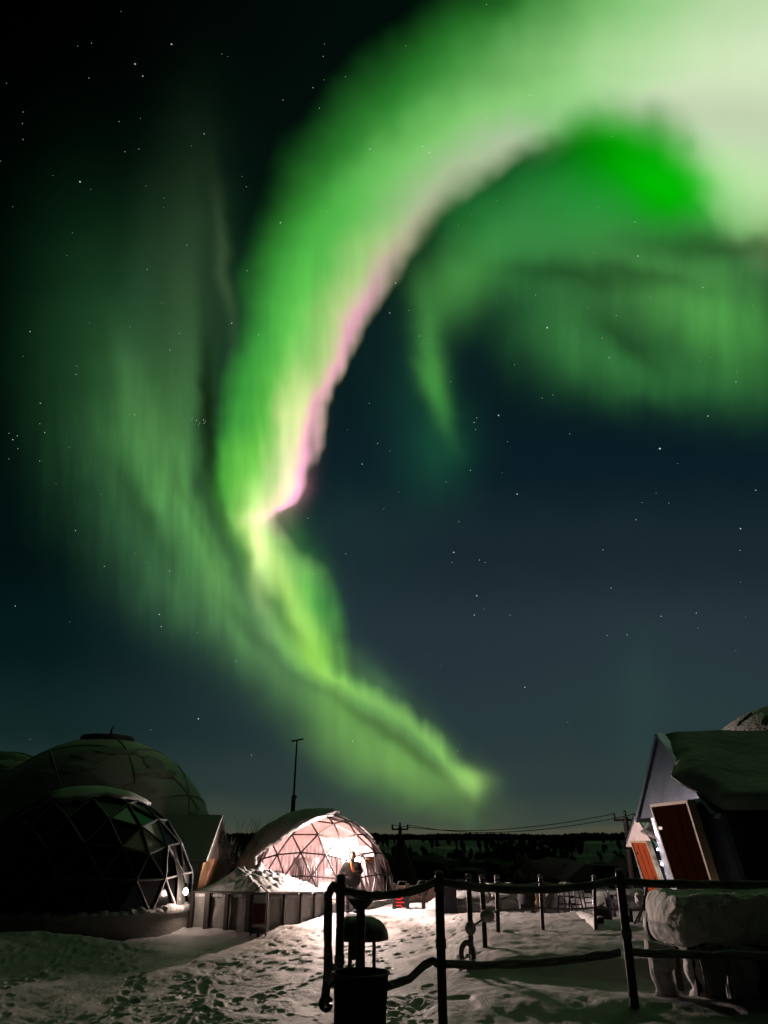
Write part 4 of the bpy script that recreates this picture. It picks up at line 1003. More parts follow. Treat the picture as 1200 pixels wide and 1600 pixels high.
# ------------------------------------------------------------------ person in front of the lit dome
def skin(name, joints, bones, m, parent, root=0, sub=2):
    me = bpy.data.meshes.new(name); off = world_loc(parent)
    me.from_pydata([tuple(Vector(j[0]) - off) for j in joints], bones, []); o = bpy.data.objects.new(name, me); COL.objects.link(o); o.parent = parent
    sk = o.modifiers.new('skin', 'SKIN'); me.skin_vertices[0].data[root].use_root = True
    for i, j in enumerate(joints):
        r = j[1] if hasattr(j[1], '__len__') else (j[1], j[1]); me.skin_vertices[0].data[i].radius = r
    s = o.modifiers.new('smooth', 'SUBSURF'); s.levels = sub; s.render_levels = sub; sk.use_smooth_shade = True
    me.materials.append(m); return o
def person():
    b = P(549, 1424, 24.75); b.z = Hs(b.x, b.y)
    t = thing('person', b, 'person in a dark hooded parka holding something orange before the lit dome', 'person')
    s = .94
    def J(x, y, z, r): return (b + Vector((x, y, z)) * s, tuple(q * s for q in r) if hasattr(r, '__len__') else r * s)
    coat = mat('parka', (.016, .0145, .0135), .9, spec=.1, var=.25, vscale=9, bump=.5, bscale=14, bdist=.03)
    trs = mat('trousers', (.03, .03, .035), .9, var=.2)
    skn = mat('skin', (.45, .28, .21), .6, var=.08); 
    # legs and body: one continuous figure
    js = [J(0, 0, .93, (.15, .12)), J(0, 0, 1.12, (.17, .13)), J(0, 0, 1.32, (.19, .13)), J(0, 0, 1.42, (.12, .10)), J(0, 0, 1.50, .06), J(0, -.01, 1.62, (.085, .10)), J(0, -.01, 1.70, (.075, .085)),
          J(-.09, 0, .86, .10), J(-.11, -.02, .48, .07), J(-.12, 0, .10, .05), J(-.12, -.14, .04, .045),
          J(.09, 0, .86, .10), J(.11, .02, .48, .07), J(.12, .02, .10, .05), J(.12, -.12, .04, .045),
          J(-.19, 0, 1.38, .075), J(-.27, -.03, 1.12, .062), J(-.16, -.22, .98, .050), J(-.10, -.27, 1.0, .032),
          J(.19, 0, 1.38, .075), J(.26, -.05, 1.13, .062), J(.10, -.23, 1.14, .050), J(.02, -.25, 1.20, .032)]
    bn = [(0, 1), (1, 2), (2, 3), (3, 4), (4, 5), (5, 6), (0, 7), (7, 8), (8, 9), (9, 10), (0, 11), (11, 12), (12, 13), (13, 14), (2, 15), (15, 16), (16, 17), (17, 18), (2, 19), (19, 20), (20, 21), (21, 22)]
    skin('body', js, bn, trs, t)
    # parka: tapering shell over torso, with sleeves
    js = [J(0, 0, .70, (.27, .20)), J(0, 0, .90, (.30, .21)), J(0, 0, 1.15, (.32, .20)), J(0, 0, 1.34, (.30, .18)), J(0, 0, 1.44, (.17, .14)),
          J(-.22, 0, 1.36, .11), J(-.30, -.03, 1.12, .095), J(-.17, -.22, 1.0, .075), J(.22, 0, 1.36, .11), J(.29, -.05, 1.13, .095), J(.12, -.23, 1.14, .075)]
    skin('parka', js, [(0, 1), (1, 2), (2, 3), (3, 4), (3, 5), (5, 6), (6, 7), (3, 8), (8, 9), (9, 10)], coat, t)
    # hood round the face
    hd = MB(); V_ = []; F_ = []; c = b + Vector((0, .01, 1.62)) * s; nu, nv = 20, 10
    for j in range(nv + 1):
        th2 = math.pi * (.30 + .70 * j / nv)
        for i in range(nu):
            q = 2 * math.pi * i / nu; V_.append(c + Vector((math.sin(th2) * math.cos(q) * .125, -math.cos(th2) * .135, math.sin(th2) * math.sin(q) * .145)) * s)
    F_ = [(j * nu + i, j * nu + (i + 1) % nu, (j + 1) * nu + (i + 1) % nu, (j + 1) * nu + i) for j in range(nv) for i in range(nu)]
    hd.add(V_, F_); o = hd.build('hood', coat, t); so = o.modifiers.new('thickness', 'SOLIDIFY'); so.thickness = .02
    fc = MB(); fc.lump(b + Vector((0, -.035, 1.625)) * s, (.072, .085, .10), 3, .02, 1); fc.lump(b + Vector((0, -.125, 1.615)) * s, (.014, .02, .024), 2, 0); fc.build('face', skn, t)
    for x in (-.03, .03): ey = MB(); ey.lump(b + Vector((x, -.108, 1.64)) * s, (.012, .01, .007), 1, 0); ey.build('eye', black_cloth, t)
    ey = MB(); ey.lump(b + Vector((0, -.112, 1.578)) * s, (.025, .01, .006), 1, 0); ey.build('mouth', black_cloth, t)
    # mittened hands: palm, four fingers and thumb each
    gl = mat('gloves', (.03, .025, .025), .9)
    for sx, c in ((-1, (-.09, -.28, 1.01)), (1, (.02, -.26, 1.21))):
        h = MB(); pc = b + Vector(c) * s; h.lump(pc, (.045, .03, .045), 2, .05)
        for k in range(4):
            z = .028 - .018 * k; L = (.06, .068, .062, .05)[k]; x0 = -sx * .035
            h.tube([pc + Vector((x0, 0, z)), pc + Vector((x0 - sx * L * .5, -.025, z)), pc + Vector((x0 - sx * L * .55, -.05, z - .005))], [.013, .012, .009], 6)
        h.tube([pc + Vector((0, 0, .03)), pc + Vector((-sx * .02, -.02, .065)), pc + Vector((-sx * .045, -.035, .07))], [.014, .012, .01], 6)
        h.build('hand', gl, t)
    for sx in (-1, 1):
        bt = MB(); bt.lump(b + Vector((sx * .12, -.06, .05)) * s, (.06, .14, .06), 2, .05, flat=b.z); bt.lump(b + Vector((sx * .12, .01, .14)) * s, (.065, .07, .13), 2, .05); bt.build('boot', black_cloth, t)
    return b, s
pb, ps = person()
oc = P(551, 1355, 24.30)
m_ = MB(); m_.lump(oc, (.045, .03, .15), 3, .12, 2, 3)
m_.v = [tuple(oc + Matrix.Rotation(-.32, 3, 'Y') @ (Vector(v) - oc)) for v in m_.v]
o = m_.build('orange_cup', mat('orange_plastic', (.80, .22, .06), .5, var=.1), loc=oc); tag(o, 'elongated orange object held at the chest of the person', 'cup')

# ------------------------------------------------------------------ rope fences
def rope(mb, pts, r, tw=11.0, lump=.18, seed=0):
    L = 0; P2 = []
    for i in range(len(pts) - 1):
        a, b = pts[i], pts[i + 1]; n = max(2, int((b - a).length / .03))
        for k in range(n): P2.append(a.lerp(b, k / n))
    P2.append(pts[-1])
    fn = lambda s, q: 1 + .13 * math.cos(3 * q - s * tw) + lump * mn.noise(Vector((s * 2.2, math.cos(q), math.sin(q) + seed)))
    mb.tube(P2, r, 14, fn=fn)
def sag(a, b, d, n=14): return [a.lerp(b, i / n) - Vector((0, 0, 4 * d * (i / n) * (1 - i / n))) for i in range(n + 1)]
def wobble(pts, amp, seed):
    return [p + Vector((0, 0, amp * mn.noise(Vector((i * .8, seed, 0))))) if 0 < i < len(pts) - 1 else p for i, p in enumerate(pts)]
# front fence
YA, YB, YC = 10.4, 10.35, 10.9
def vpost(pxt, pyt, Y, pxb=None):
    tp = P(pxt, pyt, Y); return Vector((tp.x, Y, Hs(tp.x, Y))), tp
A0, A1 = vpost(533, 1374, YA); B0, B1 = vpost(686, 1370, YB); C0, C1 = vpost(968, 1366, YC); D0, D1 = vpost(1300, 1368, 10.6)
fence = thing('rope_fence', (B0 + C0) / 2, 'black front fence of posts joined by thick twisted ropes crusted with snow', 'fence')
for i, (b_, t_, r) in enumerate(((A0, A1, .052), (B0, B1, .056), (C0, C1, .056), (D0, D1, .056))):
    m_ = MB(); lean = Vector((.0, 0, 0)); m_.tube([b_ - Vector((0, 0, .15)), t_], r, 16); m_.lathe(t_, [(r, 0), (r * .9, .02), (r * .5, .035), (.001, .04)], 16); po = m_.build('post', black_metal, fence)
    for zf in (-.09, -.56 - .13 * (i == 0)):
        if i == 3: continue
        lb = MB(); n_ = 70; c_ = t_ + Vector((0, 0, zf * (t_.z - b_.z) / 1.2))
        lb.tube([c_ + Vector((math.cos(k * .55) * (r + .004), math.sin(k * .55) * (r + .004), (k / n_ - .5) * .10)) for k in range(n_)], .010, 6); lb.build('lashing', rope_m, po)
    sn = MB(); sn.lump(t_ + Vector((.005, 0, .045)), (r * .95, r * .95, .030), 3, .3, 2, i + 3, flat=t_.z + .03)
    if i: sn.build('post_snow', snow_old, po)
    if i == 0:
        m2 = MB(); m2.lathe(t_ + Vector((0, 0, .005)), [(r * 1.05, 0), (r * 1.1, .02), (r * .8, .05), (.001, .06)], 16); m2.build('ghost_cap', mat('teal_ghost', (.03, .10, .10), .4, var=.2), po)  # teal lens ghost built as a cap on the left post
for (p, q, d, s_) in ((P(535, 1392, YA - .02), P(684, 1377, YB), .10, 1), (P(688, 1378, YB), P(965, 1376, YC), .10, 2), (P(972, 1378, YC), P(1300, 1380, 10.6), .03, 3)):
    m_ = MB(); rope(m_, wobble(sag(p, q, d), .012, s_), .045, seed=s_); ro = m_.build('top_rope', rope_m, fence)
    m_ = MB(); pts = [x + Vector((0, 0, .022)) for x in wobble(sag(p, q, d), .012, s_)]; m_.tube([pts[i] for i in range(len(pts))], [.030 + .012 * mn.noise(Vector((i * .9, s_, 2))) for i in range(len(pts))], 10); m_.build('rope_snow', snow_old, ro)
for (p, q, d, s_) in ((P(560, 1545, YA - .1), P(684, 1506, YB), .0, 4), (P(688, 1508, YB), P(968, 1490, YC), .05, 5), (P(980, 1489, YC), P(1300, 1494, 10.6), .02, 6)):
    pts = sag(p, q, d)
    if s_ == 4: pts = [P(560, 1560, YA - .1), P(607, 1542, YA), P(640, 1530, YA), P(662, 1510, YA), P(676, 1502, YB), P(684, 1508, YB)]
    m_ = MB(); rope(m_, wobble(pts, .02, s_), .038, seed=s_); ro = m_.build('lower_rope', rope_m, fence)
    m_ = MB(); w2 = [x + Vector((0, -.004, .024)) for x in wobble(pts, .02, s_)]; m_.tube(w2, [.034 + .02 * mn.noise(Vector((i * .9, s_, 2))) for i in range(len(w2))], 10); m_.build('rope_snow', snow_old, ro)
# rope end hanging down the left post
pts = [P(531, 1392, YA - .06), P(520, 1384, YA - .08), P(513, 1400, YA - .08), P(512, 1430, YA - .08), P(513, 1480, YA - .08), P(511, 1540, YA - .08), P(508, 1572, YA - .09)]
m_ = MB(); rope(m_, pts, .052, seed=9, lump=.3); m_.build('hanging_rope', rope_m, fence)
m_ = MB(); lp = [P(509 + 8 * math.cos(a), 1568 + 10 * math.sin(a), YA - .12) for a in np.linspace(0, 6.0, 16)]; m_.tube(lp, .028, 8); m_.build('rope_eye', black_metal, fence)
m_ = MB(); m_.lump(P(518, 1522, YA - .15), (.07, .06, .11), 3, .2); m_.build('snow_clump', snow_old, fence)

# rear fence on the terrace
f2 = thing('rope_fence', G(800, 1460), 'thin rear rope fence standing on the snowy terrace', 'fence')
posts = []
for pxt, pxb, pyb, r in ((732, 737, 1502, .045), (753, 758, 1480, .045), (776, 778, 1457, .045), (844, 848, 1453, .042), (928, 930, 1453, .04)):
    b_ = G(pxb, pyb); t_ = P(pxt, 1371, b_.y); t_.x = P(pxt, 1371, b_.y).x; posts.append((b_, t_))
    m_ = MB(); m_.tube([b_ - Vector((0, 0, .15)), t_], r, 12); po = m_.build('post', black_metal, f2)
    m_ = MB(); m_.lump(t_ + Vector((0, 0, .01)), (r * 1.3, r * 1.3, .045), 2, .3, 2, pxt); m_.build('post_snow', snow_old, po)
hi = [p[1] - Vector((0, 0, .08)) for p in posts]; lo = [b_.lerp(t_, .42) for b_, t_ in posts]
for i, (k0, k1) in enumerate(((0, 1), (1, 2), (2, 3), (3, 4))):
    for L_, d in ((hi, .07), (lo, .03)):
        m_ = MB(); m_.tube(sag(L_[k0], L_[k1], d), .020, 8); m_.build('rope', rope_m, f2)
e_ = P(1050, 1382, 19.6); e2 = P(1050, 1420, 19.6)
m_ = MB(); m_.tube(sag(hi[4], e_, .06), .02, 8); m_.build('rope', rope_m, f2)
m_ = MB(); m_.tube(sag(lo[4], e2, .03), .02, 8); m_.build('rope', rope_m, f2)
b_ = Vector((e_.x, e_.y, Hs(e_.x, e_.y))); m_ = MB(); m_.tube([b_ - Vector((0, 0, .1)), e_ + Vector((0, 0, .05))], .042, 12); m_.build('post', black_metal, f2)
# snow-crusted knots
for px, py, w, h_, Y, lab in ((735, 1450, 8, 11, posts[0][0].y - .1, 'egg-shaped snow-crusted lamp globe on the nearest rear post'), (761, 1431, 11, 10, posts[1][0].y - .1, 'dark snow-topped lump tied to the second rear post')):
    c = P(px, py, Y); sc_ = Y * .95 / F
    m_ = MB(); m_.lump(c, (w * sc_, w * sc_, h_ * sc_ * .85), 3, .06, 1.5, px); o = m_.build('post_globe', snow_old, loc=c); tag(o, lab, 'globe')
c = P(735, 1491, posts[0][0].y - .15)
m_ = MB(); m_.tube([c + Vector((math.cos(a) * .10 - .05, .02 * math.sin(a * 3), math.sin(a) * .17)) for a in np.linspace(0, 6.28, 24)], .045, 8); o = m_.build('rope_coil', rope_m, loc=c); tag(o, 'small ring of rope with snow at the foot of a rear post', 'rope')

# ------------------------------------------------------------------ foreground bin, bowl stand, domed lantern
bc0 = P(563, 1600, 9.35); bb_ = Vector((bc0.x, 9.35, Hs(bc0.x, 9.35))); rt = .305
t = thing('rubbish_bin', bb_, 'large black round bin at the bottom edge of the photo', 'bin')
zt = P(563, 1520, 9.35).z - bb_.z
m_ = MB(); m_.lathe(bb_, [(.25, -.05), (.262, .05), (rt - .006, zt), (rt - .02, zt), (.24, .06), (.001, .05)], 40); m_.build('drum', mat('black_plastic', (.005, .005, .006), .8, spec=.2, bump=.15, bscale=30), t)
m_ = MB(); m_.tube([bb_ + Vector((math.cos(a) * rt, math.sin(a) * rt, zt)) for a in np.linspace(0, 6.2832, 41)], .014, 8); m_.build('rim', black_metal, t)
for sx in (-1, 1):
    m_ = MB(); m_.tube([bb_ + Vector((sx * (rt - .01), -.07, zt - .10)), bb_ + Vector((sx * (rt + .035), -.05, zt - .12)), bb_ + Vector((sx * (rt + .035), .05, zt - .12)), bb_ + Vector((sx * (rt - .01), .07, zt - .10))], .012, 6); m_.build('side_handle', black_metal, t)
m_ = MB(); m_.lathe(bb_ + Vector((0, 0, .05)), [(.24, 0), (.26, zt - .22), (.2, zt - .18), (.001, zt - .16)], 24); m_.build('snow_filling', snow_old, t)
# bowl on a pole
q = P(564, 1404, 10.0); bs = Vector((q.x, 10.0, Hs(q.x, 10.0)))
t = thing('fire_bowl_stand', bs, 'small black bowl on a straight pole directly behind the bin', 'stand')
zb = q.z - bs.z
m_ = MB(); m_.tube([bs - Vector((0, 0, .1)), bs + Vector((0, 0, zb - .17))], .056, 14); m_.build('pole', black_metal, t)
m_ = MB(); m_.lathe(bs, [(.05, zb - .17), (.05, zb - .12), (.09, zb - .09), (.135, zb - .04), (.160, zb), (.150, zb), (.08, zb - .07), (.001, zb - .09)], 32); m_.build('bowl', black_metal, t)
# domed lantern
q = P(566, 1466, 11.6); bs = Vector((q.x, 11.6, Hs(q.x, 11.6))); zc = q.z - bs.z; zr = P(566, 1431, 11.6).z - q.z
t = thing('domed_lantern', bs, 'dark lantern with a domed lid on thin legs behind the bowl stand', 'lantern')
prof = [(.36, -.012)] + [(.36 * math.cos(a) ** .8, zr * math.sin(a)) for a in np.linspace(0, 1.5, 12)] + [(.001, zr)]
m_ = MB(); m_.lathe(bs + Vector((0, 0, zc)), prof, 40); m_.build('lid', mat('lid_metal', (.03, .035, .032), .55, var=.3, bump=.2, bscale=12), t)
m_ = MB(); m_.lump(bs + Vector((-.10, .05, zc + zr * .80)), (.20, .18, .05), 3, .2, 2, 1); m_.build('lid_snow', snow_old, t)
for sx in (-1, 1):
    for sy in (-1, 1):
        m_ = MB(); m_.tube([bs + Vector((sx * .17, sy * .17, -.05)), bs + Vector((sx * .16, sy * .16, zc))], .022, 8); m_.build('leg', black_metal, t)
m_ = MB(); m_.box(bs + Vector((0, 0, .22)), (.36, .36, .04)); m_.build('shelf', black_metal, t, smooth=False)
m_ = MB(); m_.box(bs + Vector((-.09, 0, zc - .13)), (.09, .12, .24)); m_.build('burner', black_metal, t, smooth=False)

# ------------------------------------------------------------------ snow-buried bench/table in the right foreground
sb = Vector((P(1120, 1560, 11.6).x + .25, 11.7, 0)); sb.z = Hs(sb.x, sb.y)
t = thing('buried_table', sb, 'large table buried under a thick overhanging slab of snow, right foreground', 'table')
zt = P(1100, 1398, 11.4).z; zl = P(1100, 1486, 11.2).z
xl = P(1046, 1440, 11.4).x; xr = xl + 3.4
m_ = MB(); nu, nv = 260, 110
def slab_pt(u, v):   # superellipse cross-section swept along x
    a = 2 * math.pi * v; x = xl + (xr - xl) * u
    e = min(1, (u * (xr - xl) / .15)) ** .38 if u < .5 else min(1, ((1 - u) * (xr - xl) / .15)) ** .38
    cy, cz = 11.95, (zt + zl) / 2; ry, rz = .75 * e, (zt - zl) / 2 * e
    y = cy + math.copysign(abs(math.cos(a)) ** .45, math.cos(a)) * ry; z = cz + math.copysign(abs(math.sin(a)) ** .5, math.sin(a)) * rz
    p = Vector((x, y, z)); n = mn.fractal(Vector((x * 1.1, y * 1.1, z * 1.6)), 1, 2, 4); cr = abs(mn.noise(Vector((x * 2.2 + 3, y, z * 2.6))))
    n3 = mn.fractal(Vector((x * 4.5, y * 4.5, z * 5)), 1, 2, 3); rg = max(0, 1 - abs(mn.noise(Vector((x * 1.7 + 9, y * .5, z * 2.1)))) / .045)
    p += Vector((0, -.07 * n + .05 * min(cr, .12) / .12 - .045 * rg - .045 * n3, .07 * n + .03 * n3)); 
    if math.sin(a) > .3: p.z += .10 * max(0, u * 1.6 - .3) + .05 * mn.noise(Vector((x * 1.8, y * 2, 0)))
    return p
V_ = [slab_pt(i / nu, j / nv) for i in range(nu + 1) for j in range(nv)]
m_.add(V_, [(i * nv + j, i * nv + (j + 1) % nv, (i + 1) * nv + (j + 1) % nv, (i + 1) * nv + j) for i in range(nu) for j in range(nv)] + [tuple(range(nv)), tuple(nu * nv + k for k in range(nv))])
sn_pale = mat('pale_slab_snow', (.55, .55, .54), .85, var=.12, vscale=2.4, bump=.7, bscale=5, bdist=.08)  # base colour lifted above the other snow so the slab renders brighter
m_.build('snow_slab', sn_pale, t, angle=80)
for k, (px, w, tp) in enumerate(((1048, .20, .10), (1110, .26, .07), (1170, .3, .2), (1260, .3, .2))):
    c = P(px, 1560, 11.55 if k else 11.5); g = Hs(c.x, c.y); m_ = MB(); pts = []; rs = []
    for i in range(26):
        f = i / 25; pts.append(Vector((c.x + .05 * mn.noise(Vector((f * 3, k, 0))), c.y + .15, g - .08 + (zl + .12 - g) * f))); rs.append(w * (.62 + .38 * abs(f - .35) * 1.6) * (1 + .25 * mn.noise(Vector((f * 5, k * 3, 1)))))
    m_.tube(pts, rs, 26, fn=lambda s_, q_: 1 + .22 * mn.noise(Vector((math.cos(q_) * 2.2, math.sin(q_) * 2.2, s_ * 1.3 + k * 5))) + .10 * mn.noise(Vector((math.cos(q_) * 7, math.sin(q_) * 7, s_ * .8))))
    m_.build('snow_column', sn_pale, t, angle=80)
m_ = MB(); m_.box((xl + 1.7, 12.0, zl + .01), (3.0, 1.1, .06)); m_.build('table_top', dark_wood, t, smooth=False)
for x in (.35, 1.5, 2.9):
    for y in (11.62, 12.4):
        m_ = MB(); m_.box((xl + x, y, (zl + sb.z) / 2 - .05), (.10, .10, zl - sb.z + .1)); m_.build('leg', dark_wood, t, smooth=False)
m_ = MB(); m_.box((xl + 1.9, 12.2, .35), (2.4, .5, .75)); m_.build('bench_box', black_cloth, t, smooth=False)
# hanging icy tufts beside the second column
m_ = MB()
for k in range(46):
    c = P(1092 + rnd.random() * 44, 1500, 11.42); x0 = c.x; L = rnd.uniform(.25, .85); x1 = x0 + rnd.uniform(-.03, .08)
    z0 = zl + .05 - rnd.random() * .10; m_.tube([(x0, 11.40 + rnd.random() * .08, z0), ((x0 + x1) / 2 + .01, 11.38, z0 - L * .5), (x1, 11.40, z0 - L)], [.018, .012, .003], 5)
m_.build('icicle_fringe', snow_old, t)
# round hooded chair at its left
c = P(1033, 1447, 13.3); g = Hs(c.x, c.y); cb = Vector((c.x, c.y, g))
t = thing('egg_chair', cb, 'round black hooded chair with greenish top left of the snow-buried table', 'chair')
m_ = MB(); V_ = []; nu, nv = 28, 14; c = Vector((c.x, c.y, P(1033, 1446, 13.3).z))
for j in range(nv + 1):
    th2 = math.pi * (.22 + .78 * j / nv)
    for i in range(nu):
        qq = 2 * math.pi * i / nu; d = Vector((math.sin(th2) * math.cos(qq) * .27, -math.cos(th2) * .28, math.sin(th2) * math.sin(qq) * .33)); V_.append(c + rotz(R(-25)) @ d)
m_.add(V_, [(j * nu + i, j * nu + (i + 1) % nu, (j + 1) * nu + (i + 1) % nu, (j + 1) * nu + i) for j in range(nv) for i in range(nu)])
o = m_.build('shell', mat('chair_shell', (.02, .028, .022), .6, var=.3), t); so = o.modifiers.new('thickness', 'SOLIDIFY'); so.thickness = .03
m_ = MB(); m_.lump(c + Vector((.02, -.04, -.20)), (.22, .2, .10), 3, .2); m_.build('cushion', snow_old, t)
m_ = MB(); m_.tube([cb - Vector((0, 0, .1)), c - Vector((0, 0, .30))], .04, 8); m_.build('stem', black_metal, t)

# ------------------------------------------------------------------ small things between the fences and the wood
# honeycomb screen
hx0 = P(615, 1424, 26.0); hx1 = P(742, 1424, 27.5); g = Hs(hx0.x, 26)
t = thing('honeycomb_screen', (hx0.x, 26, g), 'low screen of dark hexagonal cells over pinkish boards, right of the dome', 'screen')
u_ = (hx1 - hx0); u_.z = 0; Lh = u_.length; u_.normalize(); nr_ = Vector((u_.y, -u_.x, 0)); zt = P(615, 1380, 26).z
m_ = MB(); mid = (hx0 + hx1) / 2; m_.box((mid.x, mid.y, (g + zt) / 2 - .02), (Lh, .04, zt - g - .1), rotz(math.atan2(u_.y, u_.x))); m_.build('board', mat('pinkish_board', (.28, .17, .14), .8, var=.25, vscale=2), t, smooth=False)
hexr = .24
for k in range(8):
    cc = Vector((hx0.x, hx0.y, 0)) + u_ * (.3 + k * hexr * 1.55) + nr_ * .05; cz = g + .45 + (.21 if k % 2 else 0)
    for row in range(2):
        pts = [cc + u_ * hexr * math.cos(a) + Vector((0, 0, cz + row * .42 + hexr * math.sin(a))) for a in [math.pi / 3 * j for j in range(7)]]
        if pts[1].z > zt + .22: continue
        m_ = MB(); m_.tube(pts, .022, 6); m_.build('cell', black_metal, t)
for px in (616, 637, 662):
    b_ = P(px, 1424, 25.4); m_ = MB(); g_ = Hs(b_.x, 25.4); tp = P(px, 1384, 25.4).z; m_.box((b_.x, 25.4, (g_ + tp) / 2), (.11, .08, tp - g_ + .1)); m_.build('post', dark_wood, t, smooth=False)
# red light sign: three short strokes meeting
c = P(625, 1410, 25.5)
t = thing('red_light_sign', c, 'glowing red line sign low beside the right edge of the lit dome', 'sign')
sc_ = 25 / F
for dy in (-7, 0, 7):
    m_ = MB(); z0 = -dy * sc_ * .6; m_.tube([c + Vector((-.16, 0, z0)), c + Vector((.02, 0, z0 * .9)), c + Vector((.13, 0, z0 * 2.0 if dy else 0))], .014, 6); m_.build('red_tube', emit('neon_red%d' % (dy + 7), (1, .03, .03), 1.6), t)
m_ = MB(); m_.box(c + Vector((0, .05, 0)), (.36, .03, .34)); m_.build('back_board', black_metal, t, smooth=False)
# dark crate by the big post
c = P(700, 1424, 24.5); g = Hs(c.x, c.y); cb = Vector((c.x, c.y, g))
t = thing('storage_box', cb, 'black box standing behind the second front post', 'box')
m_ = MB(); m_.box(cb + Vector((0, 0, .32)), (.5, .4, .62)); m_.build('body', black_cloth, t, smooth=False)
m_ = MB(); m_.box(cb + Vector((0, 0, .665)), (.56, .46, .05)); m_.build('lid', black_metal, t, smooth=False)
# snow bank
for (px, py, Y, r, lab, sd) in ((742, 1420, 25.2, (1.5, .8, .48), 'low grey-green snow bank behind the posts of the rear fence', 3), (868, 1424, 23.6, (.36, .34, .62), 'rounded pinkish snow-covered stump right of the tan chair', 5), (900, 1412, 27, (1.7, .8, .62), 'snow bank with dark sticks in it, beyond the terrace', 7), (985, 1412, 26, (1.6, .8, .55), 'snow bank behind the tripod stand', 8), (1037, 1418, 19.0, (.34, .3, .62), 'lit pink snow pile between tripod stand and round chair', 6)):
    c = P(px, py, Y); g = Hs(c.x, Y); m_ = MB(); m_.lump((c.x, Y, g), r, 4, .22, 2.2, sd, flat=g - .05); o = m_.build('snow_pile', snow_old if sd in (3, 7, 8) else snow_cap, loc=(c.x, Y, g), angle=90); tag(o, lab, 'snow pile')
# bowl-backed metal chair
c = P(782, 1428, 23.8); g = Hs(c.x, c.y); cb = Vector((c.x, c.y, g))
t = thing('garden_chair', cb, 'metal chair with a curved bowl frame on one leg behind the rear fence', 'chair')
m_ = MB(); m_.tube([cb + Vector((.38 * math.cos(a), 0, .78 + .38 * math.sin(a))) for a in np.linspace(math.pi, 2 * math.pi, 16)], .025, 8); m_.tube([cb + Vector((.38 * math.cos(a), .34 * math.sin(a), .80)) for a in np.linspace(0, 6.2832, 24)], .02, 8); m_.build('bowl_frame', black_metal, t)
m_ = MB(); m_.tube([cb - Vector((0, 0, .1)), cb + Vector((0, 0, .42))], .035, 8); m_.build('leg', black_metal, t)
m_ = MB(); m_.box(cb + Vector((.02, 0, .5)), (.5, .4, .05)); m_.build('seat', snow_old, t, smooth=False)
# dark cocoon and tan fleece chair
def cocoon(px, Y, pyt, w, m, lab, name, seed, leg=True):
    tp = P(px, pyt, Y); g = Hs(tp.x, Y); cb = Vector((tp.x, Y, g)); hh = tp.z - g
    t = thing(name, cb, lab, 'chair'); m_ = MB()
    m_.lathe(cb, [(w * .75, .14), (w * .86, .3), (w, hh * .55), (w * .92, hh * .8), (w * .55, hh * .96), (.001, hh)], 24)
    m_.v = [tuple(Vector(v) + Vector((1, 0, 0)) * .05 * mn.noise(Vector(v) * 3 + Vector((seed, 0, 0)))) for v in m_.v]; m_.build('back', m, t)
    m_ = MB(); m_.box(cb + Vector((0, -.05, .20)), (w * 1.6, w * 1.2, .12)); m_.build('seat', m, t)
    for sx in (-1, 1):
        for sy in (-1, 1): m_ = MB(); m_.tube([cb + Vector((sx * w * .6, sy * w * .5, -.05)), cb + Vector((sx * w * .55, sy * w * .5, .2))], .025, 6); m_.build('leg', black_metal, t)
cocoon(821, 23.0, 1387, .25, black_cloth, 'black hooded chair turned away beyond the rear fence', 'hooded_chair', 1)
cocoon(840, 23.5, 1384, .22, tan_m, 'tan fleece-covered chair right of the black hooded chair', 'fleece_chair', 2)
# upright frames: stacked folding chairs
def stick_group(px0, px1, n, Y, pyt, lab, seed, name='folding_chair'):
    r5 = random.Random(seed)
    for k in range(n):
        px = px0 + (px1 - px0) * (k + .5) / n; tp = P(px, pyt + r5.uniform(-3, 4), Y + r5.uniform(-.4, .4)); g = Hs(tp.x, tp.y); cb = Vector((tp.x, tp.y, g)); hh = tp.z - g
        t = thing(name, cb, lab[k], 'chair', 'folded chairs stood up in the snow'); w = .16; ln = r5.uniform(-.06, .1)
        for sx in (-1, 1): m_ = MB(); m_.tube([cb + Vector((sx * w - ln, -.05, -.08)), cb + Vector((sx * w * .8 + ln, .05, hh))], .022, 6); m_.build('leg', black_metal, t)
        for z in (.35, .6, .9): m_ = MB(); m_.box(cb + Vector((0, 0, hh * z)), (w * 1.7, .03, .10 if z > .8 else .03)); m_.build('slat', dark_wood, t, smooth=False)
        m_ = MB(); m_.lump(cb + Vector((ln, .05, hh)), (w, .06, .05), 2, .3, 2, k); m_.build('snow_tuft', snow_old, t)
stick_group(874, 902, 3, 22.4, 1383, ['leftmost folded chair at the end of the snow ledge', 'middle folded chair between two others by the snow ledge', 'rightmost folded chair of the three by the snow ledge'], 1)
stick_group(912, 926, 1, 25, 1386, ['lone folded chair in the snow left of the arched frame'], 2)
# arched frame with post, half-buried black disc
c = P(943, 1450, 20.4); g = Hs(c.x, c.y); cb = Vector((c.x, c.y, g))
t = thing('arched_frame', cb, 'thin arched metal frame on the terrace above the black disc', 'frame')
tp = P(940, 1388, 20.4).z - g
m_ = MB(); m_.tube([cb + Vector((-.18, 0, -.1)), cb + Vector((-.18, 0, tp * .85)), cb + Vector((-.08, 0, tp)), cb + Vector((.12, 0, tp)), cb + Vector((.20, 0, tp * .88)), cb + Vector((.30, .1, .0))], .022, 8); m_.build('arch', steel, t)
c = P(943, 1452, 20.0); g = Hs(c.x, c.y); cb = Vector((c.x, c.y, g))
m_ = MB(); m_.lathe(cb + Vector((0, 0, .04)), [(.001, -.06), (.22, -.05), (.24, 0), (.22, .05), (.001, .06)], 28, Matrix.Rotation(R(80), 3, 'X'))
o = m_.build('sled_disc', black_metal, loc=cb); tag(o, 'black round disc half sunk in the terrace snow', 'sled')
